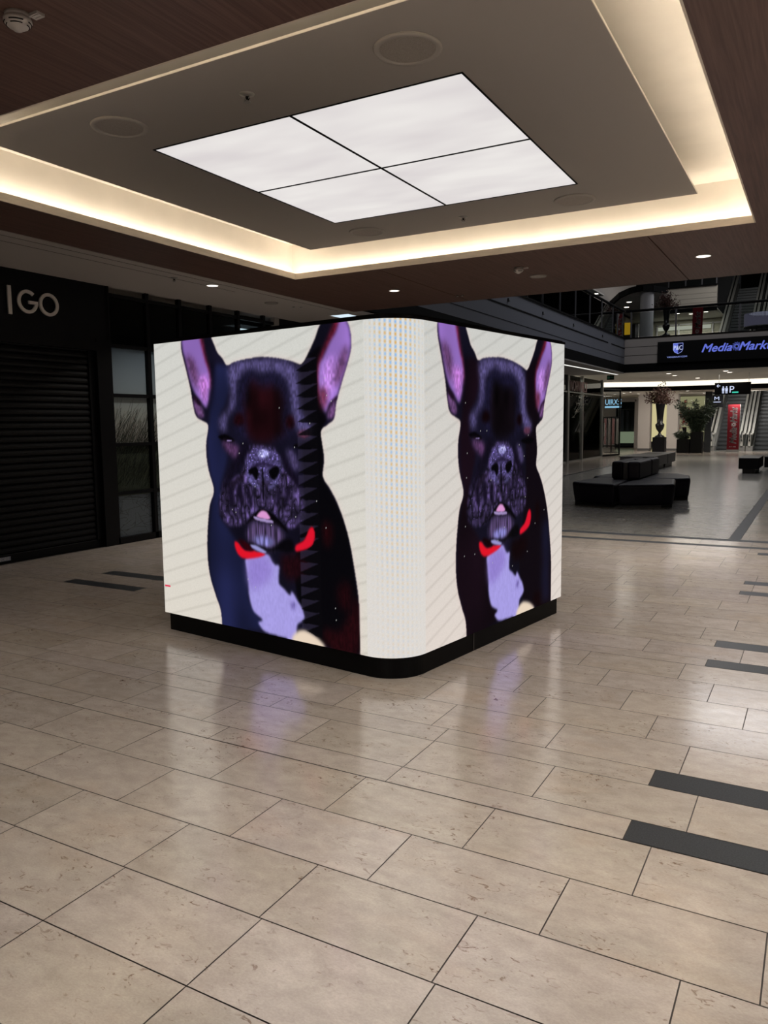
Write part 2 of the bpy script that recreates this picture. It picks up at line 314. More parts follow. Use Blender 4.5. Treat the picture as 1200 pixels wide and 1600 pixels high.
# ---------------------------------------------------------------- floor
def color_faces(o, cols):
    me = o.data; a = me.color_attributes.new('Col', 'FLOAT_COLOR', 'CORNER'); arr = np.ones((len(me.loops), 4), np.float32)
    for p, c in zip(me.polygons, cols): arr[p.loop_start:p.loop_start+p.loop_total, :3] = c
    a.data.foreach_set('color', arr.ravel())
XW = -7.88
def build_floor():
    struct('floor', MB().box(-14, 7, -8, 62, -.12, -.004), M['gap'])
    rows = []      # (y0, y1, kind, phase)
    def cyc(y, phases):
        out = []; q = [(.16, 'n', -.56), (.32, 'w', phases[0]), (.168, 'n', -.56)]+[(.327, 'w', p) for p in phases[1:]]
        for h, k, ph in q: out.append((y, y+h, k, ph)); y += h
        return out
    R = random.Random(3); ch = [-.27, -.47, -.67]
    for i in range(-3, 4):
        y = 2.737+2.285*i
        if i == 0: ph = [-.366, -.465, -.665, -.27, -.47, -.67]
        elif i == 1: ph = [-.377, -.67, -.48, -.28, -.66, -.47]
        elif i == -1: ph = [-.46, -.253+.0, -.253, -.46, -.265, -.66]
        else: ph = [R.choice(ch) for _ in range(6)]
        rows += cyc(y, ph)
    # last wide row before 2.737 keeps its measured phase
    mbt = MB(); cols = []; mbs = MB(); g = .0022
    strips = {}
    for y0, y1, k, ph in rows:
        if y1 > 10.03 or y0 < -4: continue
        if abs(y1-2.737) < .02: ph = -.46
        if abs(y1-2.41) < .02: ph = -.66
        if abs(y1-2.083) < .02: ph = -.265
        L = .985 if k == 'n' else .5885
        n0 = math.floor((XW-ph)/L)-1
        for i in range(n0, int(12/L)+n0+8):
            x0 = ph+i*L; x1 = x0+L
            if x1 < XW+.02 or x0 > 3.2: continue
            x0 = max(x0, XW); x1 = min(x1, 3.2)
            dark = k == 'n' and (round((x0+.56)/.985) % 6 == 0)
            tgt = mbs if dark else mbt
            tgt.quad((x0+g, y0+g, 0), (x1-g, y0+g, 0), (x1-g, y1-g, 0), (x0+g, y1-g, 0))
            if not dark:
                t = R.uniform(.93, 1.05); wv = R.uniform(.97, 1.02)
                cols.append((t, R.random(), t*wv))
    # strip of beige tiles that fills up to the first granite line
    def fill(x0, x1, y0, y1, L, h, dst, cl, base=1.):
        y = y0
        while y < y1-.01:
            yy = min(y+h, y1); x = x0-R.uniform(0, L)
            while x < x1:
                a, b = max(x, x0), min(x+L, x1)
                if b-a > .02:
                    dst.quad((a+g, y+g, 0), (b-g, y+g, 0), (b-g, yy-g, 0), (a+g, yy-g, 0)); t = R.uniform(.9, 1.06)*base; cl.append((t, R.random(), t*R.uniform(.94, 1.02)))
                x += L
            y = yy
    last = max(y1 for y0, y1, k, p in rows if y1 <= 10.03)
    fill(XW, 3.2, last, 10.03, .5885, .33, mbt, cols)
    fill(XW, 3.2, 10.17, 10.56, .5885, .39, mbt, cols)
    fill(3.2, 7, -4, 10.56, .5885, .327, mbt, cols)
    fill(-.83, 7, 10.74, 40, .5885, .327, mbt, cols)
    fill(-13.9, -6.42, 10.74, 60, .5885, .327, mbt, cols, .92)
    fill(-6.3, -.97, 37.2, 43, .5885, .327, mbt, cols, .95)
    o = struct('floor', mbt, M['tile']); color_faces(o, cols)
    mp = MB(); cp = []; fill(-6.3, -.97, 10.74, 37, 1.18, .16, mp, cp)
    o = struct('floor', mp, M['plank']); color_faces(o, cp)
    mbs.box(XW, 7, 10.03+g, 10.17-g, -.003, 0).box(XW, 7, 10.56+g, 10.74-g, -.003, 0).box(-.97+g, -.83-g, 10.74, 40, -.003, 0).box(-6.42+g, -6.3-g, 10.74, 60, -.003, 0).box(-6.3, -.97, 37.0+g, 37.2-g, -.003, 0)
    struct('floor', mbs, M['granite'])
build_floor()
# ---------------------------------------------------------------- wooden ceiling with the lit recess
HX0, HX1, HY0, HY1, ZC = -5.65, -.59, 2.98, 7.93, 3.27
XB, YE = -6.46, 10.62
def ceiling():
    g = .006
    def slab(x0, x1, y0, y1): struct('ceiling', MB().box(x0, x1, y0, y1, ZC, ZC+.045), M['wood'])
    slab(XB, HX0, -8, HY1); slab(XB, -4.5-g, HY1, YE); slab(-4.5+g, -1.53-g, HY1, YE); slab(-1.53+g, 7, HY1, YE)
    slab(HX1, 7, -8, HY1); slab(HX0, HX1, -8, HY0)
    struct('trim_1', MB().box(XB-.02, XB+.0, -8, YE, ZC-.006, ZC+.06), M['greyceil'])
    struct('trim_2', MB().box(-4.53, -4.47, HY1+.15, YE-.02, ZC+.046, ZC+.09).box(-1.56, -1.50, HY1+.15, YE-.02, ZC+.046, ZC+.09), M['seam'])
    struct('ceiling', MB().box(XB+.02, 7, HY1+.2, YE-.05, ZC+.1, 4.5), M['seam'])
    struct('wall_far', MB().box(XB, 7, YE-.05, YE, ZC+.05, 4.57), M['fascia'])
    # recess: lip, trough, walls, top
    e = .022; B = .10
    lip = MB(); lip.box(HX0, HX1, HY0, HY0+.012, ZC-.001, 3.335).box(HX0, HX1, HY1-.012, HY1, ZC-.001, 3.335).box(HX0, HX0+.012, HY0, HY1, ZC-.001, 3.335).box(HX1-.012, HX1, HY0, HY1, ZC-.001, 3.335)
    struct('trim_3', lip, M['lip'])
    a0, a1, b0, b1 = HX0-B, HX1+B, HY0-B, HY1+B; zt = 3.70
    wl = MB(); wl.box(a0-.02, a1+.02, b0-.02, b0, ZC+.046, zt).box(a0-.02, a1+.02, b1, b1+.02, ZC+.046, zt).box(a0-.02, a0, b0, b1, ZC+.046, zt).box(a1, a1+.02, b0, b1, ZC+.046, zt).box(a0-.02, a1+.02, b0-.02, b1+.02, zt, zt+.02)
    struct('ceiling', wl, M['cream'])
    for x0, x1, y0, y1 in ((a0+.08, a1-.08, b0+.06, b0+.085), (a0+.08, a1-.08, b1-.085, b1-.06), (a0+.06, a0+.085, b0+.1, b1-.1), (a1-.085, a1-.06, b0+.1, b1-.1)):
        s = 'near' if y1 < 3.2 else 'far' if y0 > 7.8 else 'left' if x1 < -5 else 'right'
        tag(build('led_strip', MB().box(x0, x1, y0, y1, ZC+.046, ZC+.052), M['led']), 'warm LED strip hidden in the %s side of the ceiling recess' % s, 'light', 'LED strips of the ceiling recess')
    # floating grey plate
    px0, px1, py0, py1, zp = -5.15, -1.04, 3.475, 7.54, 3.49
    gx0, gx1, gy0, gy1 = -4.285, -1.865, 4.295, 6.705
    pl = MB(); pl.box(px0, px1, py0, gy0, zp, zp+.014).box(px0, px1, gy1, py1, zp, zp+.014).box(px0, gx0, gy0, gy1, zp, zp+.014).box(gx1, px1, gy0, gy1, zp, zp+.014)
    struct('ceiling', pl, M['plate'])
    struct('trim_4', MB().box(px0-.004, px0, py0-.004, py1+.004, zp, zp+.014).box(px1, px1+.004, py0-.004, py1+.004, zp, zp+.014).box(px0, px1, py0-.004, py0, zp, zp+.014).box(px0, px1, py1, py1+.004, zp, zp+.014), M['cream'])
    for x in (-4.7, -1.5):
        for y in (3.9, 7.1): struct('trim_5', MB().box(x-.01, x+.01, y-.01, y+.01, zp+.025, zt), M['steeld'])
    t = thing('ceiling_light_panel', 'large square luminous ceiling panel of four backlit white sheets above the video cube', 'ceiling light', ((gx0+gx1)/2, (gy0+gy1)/2, zp))
    xm, ym = (gx0+gx1)/2, (gy0+gy1)/2
    fr = MB(); q = .012
    fr.box(gx0, gx1, gy0, gy0+q, zp-.004, zp+.05).box(gx0, gx1, gy1-q, gy1, zp-.004, zp+.05).box(gx0, gx0+q, gy0, gy1, zp-.004, zp+.05).box(gx1-q, gx1, gy0, gy1, zp-.004, zp+.05).box(xm-.009, xm+.009, gy0, gy1, zp-.004, zp+.02).box(gx0, gx1, ym-.009, ym+.009, zp-.004, zp+.02)
    build('frame', fr, M['seam'], t)
    for x0, x1 in ((gx0+q, xm-.009), (xm+.009, gx1-q)):
        for y0, y1 in ((gy0+q, ym-.009), (ym+.009, gy1-q)): build('diffuser', MB().box(x0, x1, y0, y1, zp, zp+.01), M['diffs'], t)
    # left grey ceiling along the shops
    struct('ceiling', MB().box(XW-.6, XB-.02, -8, 11.3, ZC, ZC+.05), M['greyceil'])
    struct('ceiling', MB().box(XW-.6, -6.5, 11.3, 20, ZC+.03, ZC+.07), M['darkceil'])
    struct('ceiling', MB().box(-9, -6.5, 20, 30, ZC+.04, ZC+.08), M['greyceil'])
    struct('trim_6', MB().box(XB-.16, XB-.155, -2, 10.4, ZC-.002, ZC+.0).box(XB-.36, XB-.355, 1, 8.2, ZC-.002, ZC+.0), M['seam'])
ceiling()
def spk(x, y, z, r, label, group, kind='ceiling_speaker'):
    t = thing(kind, label, 'speaker', (x, y, z), group)
    build('ring', MB().lathe([(r*.80, -.002), (r*.84, -.012), (r*.97, -.012), (r, -.004), (r, 0)], (x, y, z), 40), M['plate' if z > 3.4 else 'offw'], t, smooth=True)
    build('grille', MB().lathe([(0, -.006), (r*.81, -.006), (r*.81, 0)], (x, y, z), 40), M['speaker'], t)
G1 = 'round speakers in the grey ceiling plate'
spk(-2.008, 3.894, 3.49, .185, 'large round speaker in the grey ceiling plate, nearest the camera above the panel corner', G1)
spk(-4.152, 3.873, 3.49, .185, 'round speaker left in the grey ceiling plate beside the smoke detector side', G1)
spk(-2.016, 7.152, 3.49, .185, 'round speaker at the far right corner of the grey ceiling plate', G1)
spk(-4.185, 7.162, 3.49, .185, 'round speaker in the grey ceiling plate beside the bright far cove corner', G1)
spk(-3.056, 9.315, ZC, .10, 'small round speaker in the wooden ceiling near the smoke detector', 'flush speakers')
spk(-6.98, 9.2, ZC, .10, 'flat round speaker in the grey ceiling strip above the dark windows', 'flush speakers')
def sprinkler(x, y, z, label):
    t = thing('sprinkler_head', label, 'sprinkler', (x, y, z), 'ceiling sprinklers')
    build('rosette', MB().lathe([(.045, 0), (.045, -.003), (.02, -.010), (.012, -.014)], (x, y, z), 24), M['steeld'], t, smooth=True)
    n = MB().lathe([(.008, -.01), (.008, -.03)], (x, y, z), 10).tube([(x-.012, y, z-.012), (x-.018, y, z-.028), (x, y, z-.045)], .0025, 6).tube([(x+.012, y, z-.012), (x+.018, y, z-.028), (x, y, z-.045)], .0025, 6)
    build('nozzle', n, M['seam'], t)
    build('deflector', MB().lathe([(0, -.045), (.022, -.045), (.022, -.048), (0, -.048)], (x, y, z), 16), M['steeld'], t)
sprinkler(-3.103, 3.904, 3.49, 'chrome sprinkler head in the grey ceiling plate between the two near speakers')
sprinkler(-3.103, 7.162, 3.49, 'chrome sprinkler head in the grey ceiling plate between the two far speakers')
sprinkler(-6.785, 7.061, ZC, 'sprinkler head in the grey ceiling strip left of the wooden ceiling')
def smoke(x, y, z, label):
    t = thing('smoke_detector', label, 'smoke detector', (x, y, z), 'smoke detectors')
    build('base', MB().lathe([(.052, 0), (.052, -.016), (.047, -.02)], (x, y, z), 32), M['white'], t, smooth=True)
    b = build('body', MB().lathe([(.047, -.016), (.058, -.022), (.059, -.032), (.050, -.046), (.036, -.056), (.022, -.062), (.018, -.068), (0, -.07)], (x, y, z), 36), M['white'], t, smooth=True)
    for rr, zz in ((.0545, -.040), (.0455, -.0497)):
        for k in range(4):
            a0 = k*PI/2+.25; build('slot', MB().tube([(x+rr*math.cos(a0+j*.155), y+rr*math.sin(a0+j*.155), z+zz) for j in range(8)], .0022, 6), M['seam'], b)
    build('terminal_tab', MB().box(x+.045, x+.10, y+.02, y+.06, z-.012, z).box(x+.06, x+.098, y+.026, y+.032, z-.015, z-.012).box(x+.06, x+.098, y+.044, y+.05, z-.015, z-.012), M['white'], t)
smoke(-3.086, 2.336, ZC, 'white smoke detector on the dark wooden ceiling at the top left corner')
smoke(-3.091, 8.705, ZC, 'white smoke detector on the wooden ceiling beyond the lit recess')
def downlight(x, y, z, r, label, group):
    t = thing('downlight', label, 'downlight', (x, y, z), group)
    build('ring', MB().lathe([(r*.86, -.001), (r*.88, -.006), (r, -.006), (r*1.02, 0)], (x, y, z), 32), M['white'], t, smooth=True)
    build('lens', MB().lathe([(0, -.003), (r*.86, -.003), (r*.86, 0)], (x, y, z), 32), M['dlite'], t)
GD = 'round downlights of the near ceiling'
downlight(-5.007, 9.27, ZC, .075, 'round lit downlight in the wooden ceiling above the video cube corner', GD)
downlight(-1.185, 9.194, ZC, .085, 'round lit downlight in the wooden ceiling at the right edge, before the escalators', GD)
downlight(-6.748, 7.691, ZC, .082, 'round lit downlight in the grey ceiling strip left of the wooden ceiling', GD)
for x, y, q in ((-1.2, 1.75, 'above the photographer'), (.9, 3.2, 'right of the recess, near'), (.9, 6.2, 'right of the recess, far')): downlight(x, y, ZC, .08, 'added fill downlight in the wooden ceiling '+q, 'added downlights outside the picture')  # fittings added for the out-of-view lamps that brighten the floor
for i, (x, y) in enumerate([(-4.467, 10.111), (-4.40, 10.12), (-6.95, 9.70), (-6.87, 9.78)]):
    lab = ['tiny pale sensor stud in the wooden ceiling near its far edge, left of a pair', 'tiny pale sensor stud in the wooden ceiling near its far edge, right of a pair', 'small square sensor in the grey ceiling strip, left of a pair', 'small square sensor in the grey ceiling strip, right of a pair'][i]
    t = thing('ceiling_sensor', lab, 'sensor', (x, y, ZC), 'small ceiling sensors'); build('body', MB().lathe([(.014, 0), (.014, -.012), (.006, -.016), (0, -.016)], (x, y, ZC), 12), M['white'], t); build('rim', MB().lathe([(.02, 0), (.02, -.003), (.014, -.003)], (x, y, ZC), 12), M['seam'], t)
t = thing('square_light', 'small bluish-white rectangular ceiling light above the top edge of the video cube', 'ceiling light', (-6.78, 11.0, ZC))
build('frame', MB().box(-6.99, -6.62, 10.72, 11.26, ZC-.006, ZC), M['white'], t); build('diffuser', MB().box(-6.97, -6.64, 10.74, 11.24, ZC-.008, ZC-.004), M['panelb'], t)
# ---------------------------------------------------------------- left shop front
def left_wall():
    struct('wall_left', MB().box(XW-.05, XW, -8, 6.98, 2.56, ZC), M['black'])
    struct('wall_left', MB().box(XW-.05, XW, -8, .6, 0, 2.56), M['black'])
    struct('wall_left', MB().box(XW-.6, XW-.5, -8, 10.6, 0, ZC), M['darkceil'])
    struct('trim_7', MB().box(XW-.12, XW+.012, 6.80, 7.0, 0, 2.60).box(XW-.12, XW+.012, .6, 6.80, 2.46, 2.56), M['frame'])
    struct('trim_8', MB().box(XW-.05, XW+.006, 6.98, 7.03, 2.6, ZC), M['frame'])
    t = thing('roller_shutter', 'closed black slatted roller shutter of the shop at the left edge', 'shutter', (XW-.09, 3.7, 0))
    s = MB(); n = len(s.v); prof = []; z = .10
    while z < 2.46:
        prof += [(XW-.10, z), (XW-.075, z+.012), (XW-.068, z+.035), (XW-.075, z+.062), (XW-.10, z+.072)]; z += .078
    for x, zz in prof: s.v += [(x, .6, zz), (x, 6.80, zz)]
    for i in range(len(prof)-1): s.f.append((n+2*i, n+2*i+1, n+2*i+3, n+2*i+2))
    build('slats', s, M['shutter'], t); build('bottom_rail', MB().box(XW-.11, XW-.06, .6, 6.80, 0, .10), M['frame'], t, bevel=.006)
    build('guide_rail', MB().box(XW-.115, XW-.05, 6.72, 6.80, .10, 2.46), M['frame'], t)
    g = thing('shop_sign', 'pale metal sign letters IGO on the black fascia above the shutter', 'sign', (XW, 5.9, 2.77))
    build('letter_bar', MB().box(XW+.02, XW+.04, 5.605, 5.648, 2.765, 3.075), M['letter'], g)
    def ring(c, ry, rz, wd, a0, a1, n=48):
        mb = MB(); P = []
        for i in range(n+1):
            a = a0+(a1-a0)*i/n; P.append([(XW+dx, c[0]+(ry-k)*math.cos(a), c[1]+(rz-k)*math.sin(a)) for dx, k in ((.04, 0), (.04, wd), (.02, wd), (.02, 0))])
        for i in range(n):
            for k in range(4): mb.quad(P[i][k], P[i][(k+1) % 4], P[i+1][(k+1) % 4], P[i+1][k])
        mb.quad(*P[0]); mb.quad(*reversed(P[n])); return mb
    G = ring((5.853, 2.927), .128, .130, .036, math.radians(48), math.radians(352)); G.box(XW+.02, XW+.04, 5.865, 5.98, 2.905, 2.94)
    build('letter_g', G, M['letter'], g); build('letter_o', ring((6.13, 2.927), .130, .130, .036, 0, 2*PI-.0001), M['letter'], g)
    t = thing('shutter_label', 'small pale printed label at the foot of the black shutter', 'label', (XW-.055, 5.3, .05)); build('plate', MB().box(XW-.06, XW-.056, 5.2, 5.50, .03, .075), M['fascia'], t)
    text('print', 'G-TORE', (XW-.056, 5.30, .036), (0, .18, 0), (0, 0, .033), M['whitet'], t, depth=.002)
    # glazed grid with the dune photograph
    W = MB(); YS = [7.0, 7.645, 8.25, 8.88, 9.51, 10.14]
    for y in YS: W.box(XW-.05, XW+.012, y, y+.055 if y > 7.05 else y+.03, 0, ZC)
    W.box(XW-.05, XW+.012, 7.0, 10.42, 0, .085)
    for z in (.66, 1.29, 1.92, 2.545, 3.17): W.box(XW-.045, XW+.008, 7.0, 10.42, z-.022, z+.022)
    struct('window_1', W, M['frame']); struct('window_1', MB().box(XW-.022, XW-.018, 7.03, 10.42, .08, 3.17), M['glass'])
    struct('wall_left', MB().box(XW-.05, XW+.03, 10.42, 10.54, 0, ZC), M['offw'])
    struct('wall_left', MB().box(XW-.05, XW, 10.54, 20, 0, ZC+.03), M['black'])
    # poster
    ny, nz = 320, 640; y = np.linspace(7.03, 8.24, ny); z = np.linspace(.08, 2.53, nz); Y, Z = np.meshgrid(y, z, indexing='ij')
    sky = np.stack([np.interp(Z, [1.3, 1.7, 2.0, 2.53], v) for v in ([.20, .20, .16, .115], [.17, .19, .17, .135], [.16, .19, .20, .18])], -1)
    img = np.clip(sky*3.1, 0, .8); r = np.random.default_rng(5); nse = r.random((ny, nz))
    sand = np.stack([np.full_like(Y, .34), np.full_like(Y, .35), np.full_like(Y, .43)], -1)*(.8+.35*nse[..., None])
    img = np.where((Z < .62)[..., None], sand, img); mid = (Z >= .62) & (Z < 1.30); img[mid] = np.array([.15, .16, .125])*(.6+.8*nse[mid][:, None])
    def stroke(p0, p1, bend, col, wd):
        t_ = np.linspace(0, 1, 90); yy = p0[0]+(p1[0]-p0[0])*t_+bend*t_*(1-t_); zz = p0[1]+(p1[1]-p0[1])*t_-abs(bend)*t_**2*.3
        iy = ((yy-7.03)/1.21*(ny-1)).astype(int); iz = ((zz-.08)/2.45*(nz-1)).astype(int)
        for d in range(wd):
            ok = (iy+d >= 0) & (iy+d < ny) & (iz >= 0) & (iz < nz); img[iy[ok]+d, iz[ok]] = col
    for k in range(900):
        y0 = r.uniform(6.9, 8.3); z0 = r.uniform(.7, 1.42); L = r.uniform(.15, .55)*(1.2-.5*(y0-7)); a = r.uniform(.15, .9)
        c = np.array([.03, .03, .027]) if r.random() < .72 else np.array([.30, .23, .20]) if z0 > 1.2 else np.array([.15, .155, .11])
        stroke((y0, z0), (y0+L*math.sin(a), z0+L*math.cos(a)), r.uniform(-.05, .1), c, r.integers(1, 3))
    for k in range(120):
        y0 = r.uniform(7., 8.3); z0 = r.uniform(.1, .6); a = r.uniform(-1.4, 1.5); L = r.uniform(.1, .45); stroke((y0, z0), (y0+L*math.sin(a), min(z0+L*math.cos(a)*.5, .7)), .05, np.array([.08, .08, .09]), 1)
    n = ny*nz; V = np.stack([np.full(n, XW-.05), Y.ravel(), Z.ravel()], -1); me = grid_mesh('print', V, ny, nz, img.reshape(-1, 3))
    t = thing('dune_poster', 'tall photo print of beach grass on a dune behind the black window grid', 'poster', (XW-.05, 7.6, .08))
    o = link('print', me, M['poster'], t); me.vertices.foreach_set('co', (V-np.array([XW-.05, 7.6, .08])).ravel().astype(np.float32))
    build('backing_board', MB().box(XW-.07, XW-.052, 7.03, 8.24, .08, 2.53), M['shopdark'], t)
    t = thing('glow_tube', 'thin glowing tube behind the dark upper window panes', 'light', (XW-.3, 9.7, 3.02)); build('tube', MB().tube([(XW-.3, 9.9, 3.05), (XW-.3, 10.6, 3.06)], .018), M['panelb'], t); build('holder', MB().box(XW-.32, XW-.28, 9.95, 10.55, 3.075, 3.27), M['frame'], t)  # emissive tube added for the white line across the dark panes
def grid_mesh(name, V, nu, nv, cols):
    me = bpy.data.meshes.new(name); i = np.arange(nu*nv).reshape(nu, nv)
    q = np.stack([i[:-1, :-1], i[1:, :-1], i[1:, 1:], i[:-1, 1:]], -1).reshape(-1, 4)
    me.vertices.add(len(V)); me.vertices.foreach_set('co', np.asarray(V, np.float32).ravel())
    me.loops.add(q.size); me.loops.foreach_set('vertex_index', q.ravel().astype(np.int32))
    me.polygons.add(len(q)); me.polygons.foreach_set('loop_start', np.arange(0, q.size, 4, dtype=np.int32)); me.polygons.foreach_set('loop_total', np.full(len(q), 4, np.int32))
    me.update(calc_edges=True); me.validate()
    a = me.color_attributes.new('Col', 'FLOAT_COLOR', 'POINT'); c = np.ones((len(V), 4), np.float32); c[:, :3] = cols; a.data.foreach_set('color', c.ravel()); return me
M['poster'] = vcol_mat('poster_print', .35); M['screen'] = vcol_emit('led_screen')
left_wall()
